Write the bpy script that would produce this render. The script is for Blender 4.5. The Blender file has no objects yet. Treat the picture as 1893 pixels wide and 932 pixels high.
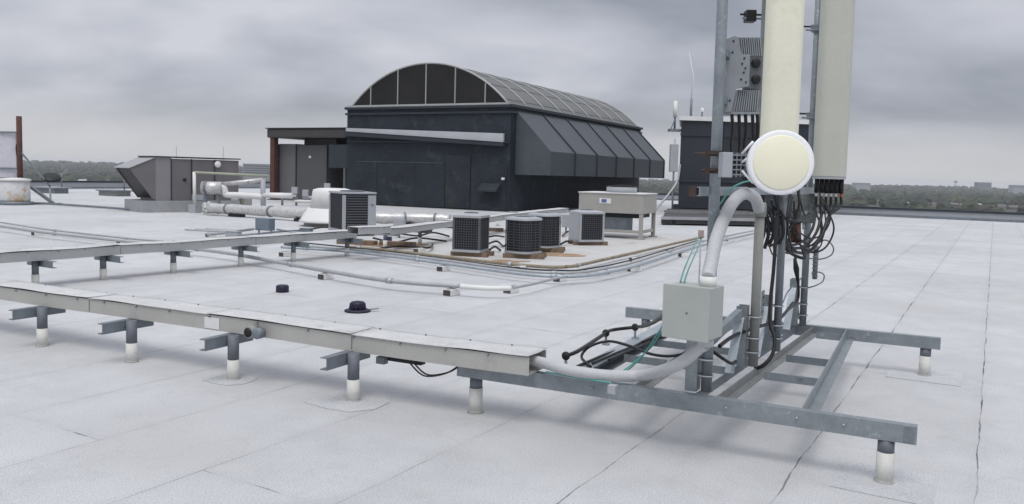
import bpy, math, random
from mathutils import Vector, Matrix, noise
R = math.radians
random.seed(7)
SC = bpy.context.scene
COL = SC.collection

# ------------------------------------------------------------------ camera
F_PX, W_PX, H_PX, PX0, PY0 = 1540.0, 1893.0, 932.0, 946.5, 425.0
EYE, ROLL = 1.65, 0.026
PITCH = math.atan2(PY0 - 322.0, F_PX)
_r = Vector((1, 0, 0)); _f = Vector((0, math.cos(PITCH), -math.sin(PITCH))); _u = Vector((0, math.sin(PITCH), math.cos(PITCH)))
_right = _r * math.cos(ROLL) + _u * math.sin(ROLL)
_up = -_r * math.sin(ROLL) + _u * math.cos(ROLL)
cd = bpy.data.cameras.new('camera')
cam = bpy.data.objects.new('camera', cd); COL.objects.link(cam)
M = Matrix((( _right.x, _up.x, -_f.x, 0), (_right.y, _up.y, -_f.y, 0), (_right.z, _up.z, -_f.z, EYE), (0, 0, 0, 1)))
cam.matrix_world = M
cd.sensor_fit = 'HORIZONTAL'; cd.sensor_width = 36.0
cd.lens = 36.0 * F_PX / W_PX
cd.shift_y = -(H_PX / 2 - PY0) / W_PX
cd.clip_start = 0.05; cd.clip_end = 30000
SC.camera = cam

# ------------------------------------------------------------------ world, sun, exposure
SUN_EL, SUN_AZ = 64.0, 190.0          # azimuth clockwise from +Y
CLOUD_GAIN = 1.0
OVERHEAD = 2.1
wd = bpy.data.worlds.new('World'); SC.world = wd; wd.use_nodes = True
nt = wd.node_tree; nt.nodes.clear()
def wn(t, **k):
    n = nt.nodes.new(t)
    for a, b in k.items(): setattr(n, a, b)
    return n
wo = wn('ShaderNodeOutputWorld'); bg = wn('ShaderNodeBackground'); bg.inputs[1].default_value = 0.1
sky = wn('ShaderNodeTexSky', sky_type='NISHITA', sun_disc=False, sun_elevation=R(SUN_EL), sun_rotation=R(SUN_AZ), air_density=1.0, dust_density=3.0)
tc = wn('ShaderNodeTexCoord'); sep = wn('ShaderNodeSeparateXYZ'); nt.links.new(tc.outputs['Generated'], sep.inputs[0])
def wm(op, a, b=None, clamp=False):
    n = wn('ShaderNodeMath', operation=op, use_clamp=clamp)
    for i, x in enumerate((a, b)):
        if x is None: continue
        if isinstance(x, (int, float)): n.inputs[i].default_value = x
        else: nt.links.new(x, n.inputs[i])
    return n.outputs[0]
zz = wm('MAXIMUM', sep.outputs[2], 0.0)
den = wm('ADD', zz, 0.30)
cmb = wn('ShaderNodeCombineXYZ')
nt.links.new(wm('DIVIDE', sep.outputs[0], den), cmb.inputs[0]); nt.links.new(wm('DIVIDE', sep.outputs[1], den), cmb.inputs[1])
cmb.inputs[2].default_value = 3.7
mp = wn('ShaderNodeMapping'); mp.inputs['Scale'].default_value = (1.0, 1.25, 1.0); mp.inputs['Rotation'].default_value = (0, 0, R(8)); mp.inputs['Location'].default_value = (13.9, 7.2, 0)
nt.links.new(cmb.outputs[0], mp.inputs[0])
n1 = wn('ShaderNodeTexNoise'); n1.inputs['Scale'].default_value = 1.5; n1.inputs['Detail'].default_value = 4; n1.inputs['Roughness'].default_value = 0.48; n1.inputs['Distortion'].default_value = 0.15
nt.links.new(mp.outputs[0], n1.inputs['Vector'])
rp = wn('ShaderNodeValToRGB'); cr = rp.color_ramp
cr.elements[0].position = 0.30; cr.elements[0].color = (0.30, 0.322, 0.375, 1)
cr.elements[1].position = 0.66; cr.elements[1].color = (0.61, 0.622, 0.68, 1)
e = cr.elements.new(0.47); e.color = (0.44, 0.46, 0.52, 1)
nt.links.new(n1.outputs[0], rp.inputs[0])
# brighter, milkier cloud low down near the horizon
hz = wn('ShaderNodeMapRange'); hz.inputs['From Min'].default_value = 0.0; hz.inputs['From Max'].default_value = 0.10; hz.inputs['To Min'].default_value = 0.9; hz.inputs['To Max'].default_value = 0.0
hz.interpolation_type = 'SMOOTHSTEP'
nt.links.new(zz, hz.inputs[0])
mxh = wn('ShaderNodeMixRGB'); mxh.inputs[2].default_value = (0.60, 0.605, 0.62, 1)
nt.links.new(hz.outputs[0], mxh.inputs[0]); nt.links.new(rp.outputs[0], mxh.inputs[1])
sc10 = wn('ShaderNodeMixRGB', blend_type='MULTIPLY'); sc10.inputs[0].default_value = 1.0
g10 = 10.0 * CLOUD_GAIN; sc10.inputs[2].default_value = (g10, g10, g10, 1)
nt.links.new(mxh.outputs[0], sc10.inputs[1])
# an overcast sky is brightest overhead
ov = wn('ShaderNodeMapRange'); ov.interpolation_type = 'SMOOTHSTEP'
for k_, y_ in (('From Min', .30), ('From Max', 1.0), ('To Min', 1.0), ('To Max', OVERHEAD)): ov.inputs[k_].default_value = y_
nt.links.new(zz, ov.inputs[0])
ovm = wn('ShaderNodeMixRGB', blend_type='MULTIPLY'); ovm.inputs[0].default_value = 1.0
nt.links.new(sc10.outputs[0], ovm.inputs[1]); nt.links.new(ov.outputs[0], ovm.inputs[2])
mxs = wn('ShaderNodeMixRGB'); mxs.inputs[0].default_value = 0.94
nt.links.new(sky.outputs[0], mxs.inputs[1]); nt.links.new(ovm.outputs[0], mxs.inputs[2])
nt.links.new(mxs.outputs[0], bg.inputs[0]); nt.links.new(bg.outputs[0], wo.inputs[0])

sl = bpy.data.lights.new('sun', 'SUN'); sl.energy = 1.5; sl.angle = R(30); sl.color = (1.0, 0.97, 0.93)
so = bpy.data.objects.new('sun', sl); COL.objects.link(so)
sd = Vector((math.sin(R(SUN_AZ)) * math.cos(R(SUN_EL)), math.cos(R(SUN_AZ)) * math.cos(R(SUN_EL)), math.sin(R(SUN_EL))))
so.rotation_euler = sd.to_track_quat('Z', 'Y').to_euler(); so.location = (0, 0, 60)
vs = SC.view_settings; vs.view_transform = 'Standard'; vs.look = 'None'; vs.exposure = 0.08; vs.gamma = 1.0; vs.use_curve_mapping = False
SC.cycles.use_denoising = True
SC.cycles.volume_bounces = 1; SC.cycles.max_bounces = 8

# ------------------------------------------------------------------ helpers
def ray(x, y): return _right * ((x - PX0) / F_PX) - _up * ((y - PY0) / F_PX) + _f
def P(x, y, z=0.0):                      # photo point on the level z
    d = ray(x, y); return Vector((0, 0, EYE)) + d * ((z - EYE) / d.z)
def at(x, y, Y):                         # photo point at the distance Y
    d = ray(x, y); return Vector((0, 0, EYE)) + d * (Y / d.y)
def axes(deg):
    a = R(deg); return Vector((math.cos(a), math.sin(a), 0)), Vector((-math.sin(a), math.cos(a), 0))
def loc(deg):
    u, v = axes(deg)
    return lambda a, b, z=0.0: u * a + v * b + Vector((0, 0, z))
RF = loc(-30.0)          # roof membrane grid
FF = loc(-26.4)          # antenna frame grid
Z = Vector((0, 0, 1))
MAT_OF = {}

class MB:
    def __init__(s): s.v = []; s.f = []; s.sm = []
    def add(s, vs, fs, smooth=False):
        o = len(s.v); s.v += [Vector(p) for p in vs]; s.f += [tuple(i + o for i in f) for f in fs]; s.sm += [smooth] * len(fs); return s
    def box(s, c, size, deg=0.0, axs=None):
        if axs is None:
            u, v = axes(deg); w = Z
        else: u, v, w = axs
        c = Vector(c); a, b, h = (k / 2 for k in size)
        vs = [c + u * (a * i) + v * (b * j) + w * (h * k) for k in (-1, 1) for j in (-1, 1) for i in (-1, 1)]
        return s.add(vs, [(0, 2, 3, 1), (4, 5, 7, 6), (0, 1, 5, 4), (2, 6, 7, 3), (0, 4, 6, 2), (1, 3, 7, 5)])
    def beam(s, p0, p1, w, h, up=None):
        p0, p1 = Vector(p0), Vector(p1); d = p1 - p0; L = d.length; d.normalize()
        up = Vector(up) if up else (Z if abs(d.z) < .95 else Vector((0, 1, 0)))
        side = d.cross(up).normalized(); u2 = side.cross(d).normalized()
        return s.box((p0 + p1) / 2, (L, w, h), axs=(d, side, u2))
    def prism(s, pts, ext):
        ext = Vector(ext); n = len(pts); vs = [Vector(p) for p in pts] + [Vector(p) + ext for p in pts]
        nrm = Vector((0, 0, 0))
        for i in range(n): nrm += vs[i].cross(vs[(i + 1) % n])
        fs = [tuple(range(n)), tuple(range(2 * n - 1, n - 1, -1))] + [(i, i + n, (i + 1) % n + n, (i + 1) % n) for i in range(n)]
        if nrm.dot(ext) > 0: fs = [tuple(reversed(f)) for f in fs]
        return s.add(vs, fs)
    def tube(s, pts, r, n=10, caps=True, smooth=True):
        pts = [Vector(p) for p in pts]; m = len(pts)
        rr = r if isinstance(r, (list, tuple)) else [r] * m
        t0 = (pts[1] - pts[0]).normalized()
        nr = t0.cross(Z) if abs(t0.z) < .9 else t0.cross(Vector((0, 1, 0)))
        nr.normalize(); vs = []
        for i in range(m):
            t = (pts[min(i + 1, m - 1)] - pts[max(i - 1, 0)]).normalized()
            nr = (nr - t * nr.dot(t)).normalized(); b = t.cross(nr)
            for k in range(n):
                a = 2 * math.pi * k / n; vs.append(pts[i] + nr * (rr[i] * math.cos(a)) + b * (rr[i] * math.sin(a)))
        fs = [(i * n + k, i * n + (k + 1) % n, (i + 1) * n + (k + 1) % n, (i + 1) * n + k) for i in range(m - 1) for k in range(n)]
        s.add(vs, fs, smooth)
        if caps:
            o = len(s.v) - m * n
            s.f += [tuple(o + k for k in reversed(range(n))), tuple(o + (m - 1) * n + k for k in range(n))]; s.sm += [False, False]
        return s
    def lathe(s, prof, c, axis=Z, n=24, smooth=True):
        axis = Vector(axis).normalized(); c = Vector(c)
        e1 = axis.cross(Vector((0, 1, 0))) if abs(axis.y) < .9 else axis.cross(Vector((1, 0, 0)))
        e1.normalize(); e2 = axis.cross(e1); vs = []
        for (r, z) in prof:
            for k in range(n):
                a = 2 * math.pi * k / n; vs.append(c + axis * z + (e1 * math.cos(a) + e2 * math.sin(a)) * r)
        m = len(prof)
        fs = [(i * n + k, i * n + (k + 1) % n, (i + 1) * n + (k + 1) % n, (i + 1) * n + k) for i in range(m - 1) for k in range(n)]
        fs += [tuple(reversed(range(n))), tuple((m - 1) * n + k for k in range(n))]
        return s.add(vs, fs, smooth)
    def channel(s, p0, p1, w, h, t=.008, side=1):      # C section, web on one side, z = centre of height
        p0, p1 = Vector(p0), Vector(p1); d = (p1 - p0).normalized(); sd = d.cross(Z).normalized() * side
        s.beam(p0 + sd * (w / 2 - t / 2), p1 + sd * (w / 2 - t / 2), t, h)
        for k in (-1, 1):
            o = Z * (k * (h / 2 - t / 2)) - sd * (t / 2)
            s.beam(p0 + o, p1 + o, w - t, t)
        return s
    def angle(s, p0, p1, w, h, t=.008, side=1):        # L section: upright leg on the side, flat leg at the bottom
        p0, p1 = Vector(p0), Vector(p1); d = (p1 - p0).normalized(); sd = d.cross(Z).normalized() * side
        s.beam(p0 + sd * (w / 2 - t / 2), p1 + sd * (w / 2 - t / 2), t, h)
        o = -Z * (h / 2 - t / 2) - sd * (t / 2)
        s.beam(p0 + o, p1 + o, w - t, t); return s
    def blob(s, c, r, seed, sub=1, squash=.8):
        base, fcs = ICO[sub]; c = Vector(c); rnd = random.Random(seed)
        s.add([c + Vector((p.x, p.y, p.z * squash)) * (r * rnd.uniform(.72, 1.2)) for p in base], fcs); return s
    def build(s, name, mat, parent=None, bevel=0.0, origin=None):
        me = bpy.data.meshes.new(name)
        if parent is not None: inv = MAT_OF[parent.name].inverted()
        else:
            if origin is None:
                xs = [p.x for p in s.v]; ys = [p.y for p in s.v]; zs = [p.z for p in s.v]
                origin = ((min(xs) + max(xs)) / 2, (min(ys) + max(ys)) / 2, min(zs))
            inv = Matrix.Translation(-Vector(origin))
        me.from_pydata([inv @ p for p in s.v], [], s.f)
        me.polygons.foreach_set('use_smooth', s.sm)
        if mat: me.materials.append(mat)
        me.update()
        o = bpy.data.objects.new(name, me); COL.objects.link(o)
        if parent is not None: o.parent = parent; MAT_OF[o.name] = MAT_OF[parent.name]
        else: o.location = origin; MAT_OF[o.name] = Matrix.Translation(Vector(origin))
        if bevel:
            b = o.modifiers.new('bevel', 'BEVEL'); b.width = bevel; b.segments = 2; b.limit_method = 'ANGLE'; b.angle_limit = R(40); b.harden_normals = False
        return o

def _ico():
    t = (1 + 5 ** .5) / 2
    v = [Vector(p).normalized() for p in [(-1, t, 0), (1, t, 0), (-1, -t, 0), (1, -t, 0), (0, -1, t), (0, 1, t), (0, -1, -t), (0, 1, -t), (t, 0, -1), (t, 0, 1), (-t, 0, -1), (-t, 0, 1)]]
    f = [(0, 11, 5), (0, 5, 1), (0, 1, 7), (0, 7, 10), (0, 10, 11), (1, 5, 9), (5, 11, 4), (11, 10, 2), (10, 7, 6), (7, 1, 8), (3, 9, 4), (3, 4, 2), (3, 2, 6), (3, 6, 8), (3, 8, 9), (4, 9, 5), (2, 4, 11), (6, 2, 10), (8, 6, 7), (9, 8, 1)]
    out = [(list(v), list(f))]
    for _ in range(2):
        v2, mid, f2 = list(v), {}, []
        def m(a, b):
            k = (min(a, b), max(a, b))
            if k not in mid: mid[k] = len(v2); v2.append((v2[a] + v2[b]).normalized())
            return mid[k]
        for a, b, c in f:
            x, y, z = m(a, b), m(b, c), m(c, a); f2 += [(a, x, z), (b, y, x), (c, z, y), (x, y, z)]
        v, f = v2, f2; out.append((list(v), list(f)))
    return out
ICO = _ico()

def tag(o, label=None, cat=None, group=None, kind=None):
    if label: o['label'] = label
    if cat: o['category'] = cat
    if group: o['group'] = group
    if kind: o['kind'] = kind
    return o
def thing(name, label, cat, pos=(0, 0, 0), deg=0.0, group=None):
    o = bpy.data.objects.new(name, None); COL.objects.link(o); o.empty_display_size = .1
    o.location = pos; o.rotation_euler = (0, 0, R(deg))
    MAT_OF[o.name] = Matrix.Translation(Vector(pos)) @ Matrix.Rotation(R(deg), 4, 'Z')
    return tag(o, label, cat, group)
def dup(root, pos, deg=0.0, label=None, group=None):
    def cp(o, par):
        c = o.copy(); COL.objects.link(c); c.parent = par
        for ch in list(o.children):
            if ch.name in COL.objects: cp(ch, c)
        return c
    r = cp(root, None); r.location = pos; r.rotation_euler = (0, 0, R(deg))
    if label: r['label'] = label
    if group: r['group'] = group
    return r
def smooth_path(pts, n=8):
    pts = [Vector(p) for p in pts]; q = [pts[0]] + pts + [pts[-1]]; out = []
    for i in range(1, len(q) - 2):
        p0, p1, p2, p3 = q[i - 1:i + 3]
        for k in range(n):
            t = k / n
            out.append(.5 * ((2 * p1) + (p2 - p0) * t + (2 * p0 - 5 * p1 + 4 * p2 - p3) * t * t + (3 * p1 - p0 - 3 * p2 + p3) * t ** 3))
    out.append(pts[-1]); return out

# ------------------------------------------------------------------ materials
def mat(name, col, rough=.6, metal=0.0, var=.12, scale=6.0, fine=.06, fscale=90.0, bump=.0, stain=None, stain_amt=.0, stain_scale=2.0, spec=.4):
    m = bpy.data.materials.new(name); m.use_nodes = True; t = m.node_tree; ns, ln = t.nodes, t.links
    b = ns['Principled BSDF']; b.inputs['Roughness'].default_value = rough; b.inputs['Metallic'].default_value = metal
    b.inputs['Specular IOR Level'].default_value = spec
    co = ns.new('ShaderNodeTexCoord')
    a = ns.new('ShaderNodeTexNoise'); a.inputs['Scale'].default_value = scale; a.inputs['Detail'].default_value = 5; a.inputs['Roughness'].default_value = .6
    f = ns.new('ShaderNodeTexNoise'); f.inputs['Scale'].default_value = fscale; f.inputs['Detail'].default_value = 2
    for n in (a, f): ln.new(co.outputs['Object'], n.inputs['Vector'])
    def mr(src, k):
        r = ns.new('ShaderNodeMapRange'); r.inputs['From Min'].default_value = .25; r.inputs['From Max'].default_value = .75
        r.inputs['To Min'].default_value = 1 - k; r.inputs['To Max'].default_value = 1 + k; ln.new(src, r.inputs[0]); return r.outputs[0]
    mu = ns.new('ShaderNodeMath'); mu.operation = 'MULTIPLY'; ln.new(mr(a.outputs[0], var), mu.inputs[0]); ln.new(mr(f.outputs[0], fine), mu.inputs[1])
    x = ns.new('ShaderNodeMixRGB'); x.blend_type = 'MULTIPLY'; x.inputs[0].default_value = 1; x.inputs[1].default_value = (*col, 1); ln.new(mu.outputs[0], x.inputs[2])
    out = x.outputs[0]
    if stain:
        g = ns.new('ShaderNodeTexNoise'); g.inputs['Scale'].default_value = stain_scale; g.inputs['Detail'].default_value = 6; g.inputs['Roughness'].default_value = .65
        ln.new(co.outputs['Object'], g.inputs['Vector'])
        r = ns.new('ShaderNodeMapRange'); r.inputs['From Min'].default_value = .68 - .3 * stain_amt; r.inputs['From Max'].default_value = .82 - .3 * stain_amt
        ln.new(g.outputs[0], r.inputs[0])
        y = ns.new('ShaderNodeMixRGB'); y.inputs[2].default_value = (*stain, 1); ln.new(r.outputs[0], y.inputs[0]); ln.new(out, y.inputs[1]); out = y.outputs[0]
    ln.new(out, b.inputs['Base Color'])
    rr = ns.new('ShaderNodeMapRange'); rr.inputs['To Min'].default_value = max(0.02, rough - .12); rr.inputs['To Max'].default_value = min(1, rough + .12)
    ln.new(a.outputs[0], rr.inputs[0]); ln.new(rr.outputs[0], b.inputs['Roughness'])
    if bump:
        bp = ns.new('ShaderNodeBump'); bp.inputs['Strength'].default_value = bump; bp.inputs['Distance'].default_value = .01
        ln.new(f.outputs[0], bp.inputs['Height']); ln.new(bp.outputs[0], b.inputs['Normal'])
    return m
GALV = mat('galvanised_steel', (.265, .295, .315), .5, .45, .16, 9, .08, 60, stain=(.46, .48, .50), stain_amt=.25, stain_scale=14)
GALVD = mat('weathered_steel', (.20, .225, .25), .55, .35, .2, 7, .1, 50, stain=(.30, .28, .26), stain_amt=.2, stain_scale=8)
GALVL = mat('bright_galvanised_steel', (.39, .43, .46), .45, .4, .14, 10, .08, 60)
POSTD = mat('grey_painted_pipe', (.15, .165, .19), .6, .1, .12, 10, .06)
POSTW = mat('white_sealed_pipe', (.66, .66, .62), .7, 0, .08, 12, .06, 80, stain=(.46, .44, .38), stain_amt=.25, stain_scale=9)
TRAYF = mat('beige_tray_side', (.43, .425, .40), .55, .1, .07, 3, .04, 60, stain=(.35, .34, .32), stain_amt=.25, stain_scale=4)
TRAYT = mat('pale_tray_cover', (.54, .545, .54), .7, .03, .12, 2.5, .12, 60, stain=(.40, .395, .375), stain_amt=.42, stain_scale=4.5)
TRAYG = mat('grey_tray', (.41, .42, .42), .5, .2, .1, 3, .06, 50)
BLACK = mat('black_rubber', (.012, .012, .013), .5, 0, .2, 20, .1)
CABLE = mat('black_cable_jacket', (.014, .014, .016), .42, 0, .2, 20, .1)
GREEN = mat('green_wire', (.10, .34, .30), .5, 0, .1)
CONDW = mat('grey_flexible_conduit', (.47, .48, .49), .55, 0, .08, 9, .05)
CONDG = mat('grey_conduit', (.40, .41, .42), .5, .25, .12, 9, .05)
PVC = mat('olive_grey_conduit', (.27, .275, .255), .6, 0, .1, 8, .06)
WHITE = mat('white_plastic', (.72, .72, .70), .5, 0, .06, 6, .04)
WHITEP = mat('white_painted_metal', (.70, .70, .69), .55, 0, .07, 4, .04, stain=(.5, .47, .42), stain_amt=.15, stain_scale=4)
BOXG = mat('sage_grey_enclosure', (.385, .41, .385), .55, 0, .05, 5, .03, 120, stain=(.30, .32, .30), stain_amt=.12, stain_scale=7)
DARKW = mat('black_painted_stucco', (.020, .026, .035), .72, 0, .4, .9, .2, 9, bump=.3, stain=(.040, .049, .058), stain_amt=.45, stain_scale=1.5, spec=.35)
DARKM = mat('dark_sheet_metal', (.032, .038, .048), .5, .1, .2, 1.2, .08, 20)
SLOPE = mat('dark_awning_metal', (.075, .088, .10), .55, .2, .2, .9, .1, 12, stain=(.085, .095, .105), stain_amt=.35, stain_scale=.9)
GLASS = mat('dark_tinted_glass', (.019, .0185, .017), .16, 0, .3, .6, .05, 20, spec=.32)
GLASSR = mat('glazing_with_sky_grey', (.095, .098, .092), .4, 0, .1, 1, .1, 20, spec=.5)  # grey of the reflected sky put into the base colour
ALUM = mat('pale_aluminium_rib', (.40, .41, .40), .5, .2, .08)
TRIMW = mat('white_flashing', (.46, .47, .50), .55, 0, .08, 2)
RUSTM = mat('rusty_brown_steel', (.085, .042, .032), .8, 0, .3, 6, .15, 40, stain=(.13, .06, .035), stain_amt=.45, stain_scale=5)
FASC = mat('dark_canopy_metal', (.06, .058, .058), .55, .1, .12, 2)
RTUM = mat('mauve_grey_sheet_metal', (.155, .146, .150), .55, 0, .1, 1.2, .04, 20)
RTUL = mat('pale_mauve_panel', (.235, .225, .24), .5, 0, .08, 1.2, .04, 20)
CURB = mat('grey_curb_metal', (.33, .34, .35), .6, .1, .15, 3)
SILV = mat('silver_insulation_jacket', (.56, .56, .545), .38, .45, .22, 9, .12, 40, bump=.5, stain=(.33, .32, .29), stain_amt=.3, stain_scale=5)
COIL = mat('dark_condenser_coil', (.018, .020, .026), .6, .2, .3, 30, .2, 200)
GRILL = mat('grey_wire_grille', (.10, .105, .12), .5, .1, .1)
UNITG = mat('light_grey_unit_paint', (.37, .385, .41), .5, 0, .07, 3, .04)
TAN = mat('tan_unit_paint', (.345, .337, .315), .6, 0, .08, 2.5, .04, 60, stain=(.37, .35, .30), stain_amt=.25, stain_scale=3)
WOOD = mat('weathered_timber', (.185, .135, .095), .85, 0, .3, 5, .15, 60, stain=(.12, .075, .045), stain_amt=.4, stain_scale=6)
RUSTP = mat('rusty_yellow_gas_pipe', (.25, .215, .16), .75, 0, .25, 8, .1, 50, stain=(.17, .10, .05), stain_amt=.4, stain_scale=5)
VENTB = mat('dark_indigo_drain_casting', (.014, .013, .035), .5, 0, .2, 20)
CREAM = mat('cream_fibreglass', (.80, .79, .64), .5, 0, .05, 2, .03, 40, stain=(.66, .64, .47), stain_amt=.35, stain_scale=3)
GREYA = mat('grey_green_fibreglass', (.50, .51, .445), .5, 0, .05, 2, .03, 40)
DISHW = mat('white_dish_rim', (.88, .885, .90), .4, 0, .03)
DISHC = mat('cream_dish_radome', (.87, .845, .66), .45, 0, .02, 3, .01)
RADIO = mat('light_grey_cast_radio', (.25, .27, .285), .5, .1, .1, 8)
RADIOD = mat('dark_grey_cast_radio', (.12, .13, .14), .55, .1, .15, 12)
BRNB = mat('rusted_bolt', (.065, .045, .04), .7, .2, .3, 20)
TARG = mat('ochre_stained_rail', (.25, .258, .255), .6, .25, .2, 6, stain=(.25, .21, .16), stain_amt=.25, stain_scale=6)
BLUEG = mat('blue_grey_box_paint', (.17, .21, .25), .5, 0, .08)
YEL = mat('white_paint_with_ochre_rust', (.60, .61, .61), .7, 0, .12, 4, stain=(.45, .27, .09), stain_amt=.55, stain_scale=1.6)
REDP = mat('red_connector', (.5, .06, .04), .5)
GRAVEL = mat('dark_platform_deck', (.075, .075, .078), .85, 0, .3, 3, .2, 50)

def roof_material():
    m = bpy.data.materials.new('white_granule_membrane'); m.use_nodes = True; t = m.node_tree; ns, ln = t.nodes, t.links
    b = ns['Principled BSDF']; b.inputs['Roughness'].default_value = .88; b.inputs['Specular IOR Level'].default_value = .25
    co = ns.new('ShaderNodeTexCoord'); sp = ns.new('ShaderNodeSeparateXYZ'); ln.new(co.outputs['Object'], sp.inputs[0])
    def mth(op, *xs, clamp=False):
        n = ns.new('ShaderNodeMath'); n.operation = op; n.use_clamp = clamp
        for i, x in enumerate(xs):
            if isinstance(x, (int, float)): n.inputs[i].default_value = x
            else: ln.new(x, n.inputs[i])
        return n.outputs[0]
    def noi(scale, det=3, rough=.55, vec=None):
        n = ns.new('ShaderNodeTexNoise'); n.inputs['Scale'].default_value = scale; n.inputs['Detail'].default_value = det; n.inputs['Roughness'].default_value = rough
        ln.new(vec or co.outputs['Object'], n.inputs['Vector']); return n.outputs[0]
    def rng(x, a, bb, c, d):
        n = ns.new('ShaderNodeMapRange'); n.interpolation_type = 'SMOOTHSTEP'
        for k, y in zip(('From Min', 'From Max', 'To Min', 'To Max'), (a, bb, c, d)): n.inputs[k].default_value = y
        ln.new(x, n.inputs[0]); return n.outputs[0]
    wob = mth('MULTIPLY', mth('SUBTRACT', noi(1.6, 3), .5), .05)
    A = mth('ADD', sp.outputs[0], wob); B = mth('ADD', sp.outputs[1], wob)
    PITCH_A, LEN_B = .91, 9.6
    ka = mth('DIVIDE', A, PITCH_A); kr = mth('ROUND', ka); kf = mth('FLOOR', ka)
    da = mth('MULTIPLY', mth('ABSOLUTE', mth('SUBTRACT', ka, kr)), PITCH_A)
    odd = mth('FLOORED_MODULO', kf, 2.0)
    cv = ns.new('ShaderNodeCombineXYZ'); ln.new(kf, cv.inputs[0])
    wn_ = ns.new('ShaderNodeTexWhiteNoise'); wn_.noise_dimensions = '3D'; ln.new(cv.outputs[0], wn_.inputs['Vector'])
    off = mth('ADD', mth('MULTIPLY', odd, 4.8), mth('MULTIPLY', wn_.outputs[0], .35))
    kb = mth('DIVIDE', mth('SUBTRACT', mth('SUBTRACT', B, 2.95), off), LEN_B)
    db = mth('MULTIPLY', mth('ABSOLUTE', mth('SUBTRACT', kb, mth('ROUND', kb))), LEN_B)
    def lines(d, seedscale, w0, w1):
        wv = rng(noi(seedscale, 4, .65), .38, .66, w0, w1)           # seam width wanders, fades out in places
        br = rng(noi(seedscale * .45, 3), .36, .60, .30, 1.0)
        ln_ = rng(mth('SUBTRACT', d, wv), -.003, .004, 1.0, 0.0)
        return mth('MULTIPLY', ln_, br)
    la = lines(da, 2.4, .0005, .0062); lb = mth('MULTIPLY', lines(db, 3.1, -.002, .008), .7)
    near_ = mth('LESS_THAN', mth('ABSOLUTE', mth('ADD', kr, 1.0)), 1.5)
    la = mth('MULTIPLY', la, mth('ADD', mth('MULTIPLY', near_, .5), .45))
    seam = mth('MAXIMUM', la, lb)
    soft = mth('MULTIPLY', rng(mth('MINIMUM', da, db), 0.0, .10, 1.0, 0.0), .035)   # lap beside the seam reads a touch greyer
    # base
    big = rng(noi(.35, 4), .3, .7, .93, 1.05); med = rng(noi(2.2, 6, .65), .3, .7, .93, 1.05); gr = rng(noi(110, 2), .25, .75, .80, 1.16); gr2 = rng(noi(380, 2), .25, .75, .80, 1.18)
    wn2 = ns.new('ShaderNodeTexWhiteNoise'); wn2.noise_dimensions = '3D'; cv2 = ns.new('ShaderNodeCombineXYZ'); ln.new(kf, cv2.inputs[0]); ln.new(mth('FLOOR', kb), cv2.inputs[1]); ln.new(cv2.outputs[0], wn2.inputs['Vector'])
    strip = rng(wn2.outputs[0], 0, 1, .975, 1.02)
    val = mth('MULTIPLY', mth('MULTIPLY', mth('MULTIPLY', big, med), mth('MULTIPLY', gr, gr2)), mth('MULTIPLY', strip, mth('SUBTRACT', 1.0, soft)))
    x = ns.new('ShaderNodeMixRGB'); x.blend_type = 'MULTIPLY'; x.inputs[0].default_value = 1; x.inputs[1].default_value = (.525, .531, .538, 1); ln.new(val, x.inputs[2])
    # faint warm dust patches
    dm = rng(noi(.55, 6, .65), .52, .70, 0, .5)
    xd = ns.new('ShaderNodeMixRGB'); xd.inputs[2].default_value = (.42, .415, .41, 1); ln.new(dm, xd.inputs[0]); ln.new(x.outputs[0], xd.inputs[1])
    rg = mth('MULTIPLY', rng(mth('ABSOLUTE', mth('SUBTRACT', noi(.75, 5, .6), .5)), 0.0, .012, 1.0, 0.0), .16)          # tide marks left by dried puddles
    xg = ns.new('ShaderNodeMixRGB'); xg.inputs[2].default_value = (.36, .355, .345, 1); ln.new(rg, xg.inputs[0]); ln.new(xd.outputs[0], xg.inputs[1]); xd = xg
    sp_ = rng(noi(9, 2), .755, .80, 0, .6)                                             # scattered dark specks
    xs = ns.new('ShaderNodeMixRGB'); xs.inputs[2].default_value = (.22, .22, .23, 1); ln.new(sp_, xs.inputs[0]); ln.new(xd.outputs[0], xs.inputs[1])
    y = ns.new('ShaderNodeMixRGB'); y.inputs[2].default_value = (.075, .075, .085, 1); ln.new(seam, y.inputs[0]); ln.new(xs.outputs[0], y.inputs[1])
    ln.new(y.outputs[0], b.inputs['Base Color'])
    bp = ns.new('ShaderNodeBump'); bp.inputs['Strength'].default_value = .5; bp.inputs['Distance'].default_value = .006
    ln.new(mth('ADD', mth('MULTIPLY', gr2, .4), mth('SUBTRACT', noi(1.2, 4), seam)), bp.inputs['Height']); ln.new(bp.outputs[0], b.inputs['Normal'])
    return m
ROOFM = roof_material()
SEAL = mat('sealant_with_contact_shade', (.36, .355, .34), .85, 0, .25, 14, .15, 80)  # darkened to stand in for contact shade and dirt at post feet
PATCH = mat('white_flashing_patch', (.48, .488, .50), .88, 0, .1, 3, .2, 110, bump=.4, stain=(.42, .42, .42), stain_amt=.3, stain_scale=4)

# ------------------------------------------------------------------ the roof and the land
def roof():
    me = bpy.data.meshes.new('roof')
    A0, A1, B0, B1, BM, AM = -50.9, 60.0, -25.0, 60.0, 46.0, -12.5
    pts = [(A0, B0), (A1, B0), (A1, BM), (AM, BM), (AM, B1), (A0, B1)]
    n = len(pts); vs = [(a, b, 0) for a, b in pts] + [(a, b, -31.8) for a, b in pts]
    fs = [tuple(range(n))] + [(i + n, (i + 1) % n + n, (i + 1) % n, i) for i in range(n)]
    me.from_pydata(vs, [], fs); me.materials.append(ROOFM)
    o = bpy.data.objects.new('roof', me); COL.objects.link(o); o.rotation_euler = (0, 0, R(-30)); o['kind'] = 'structure'
roof()

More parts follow.
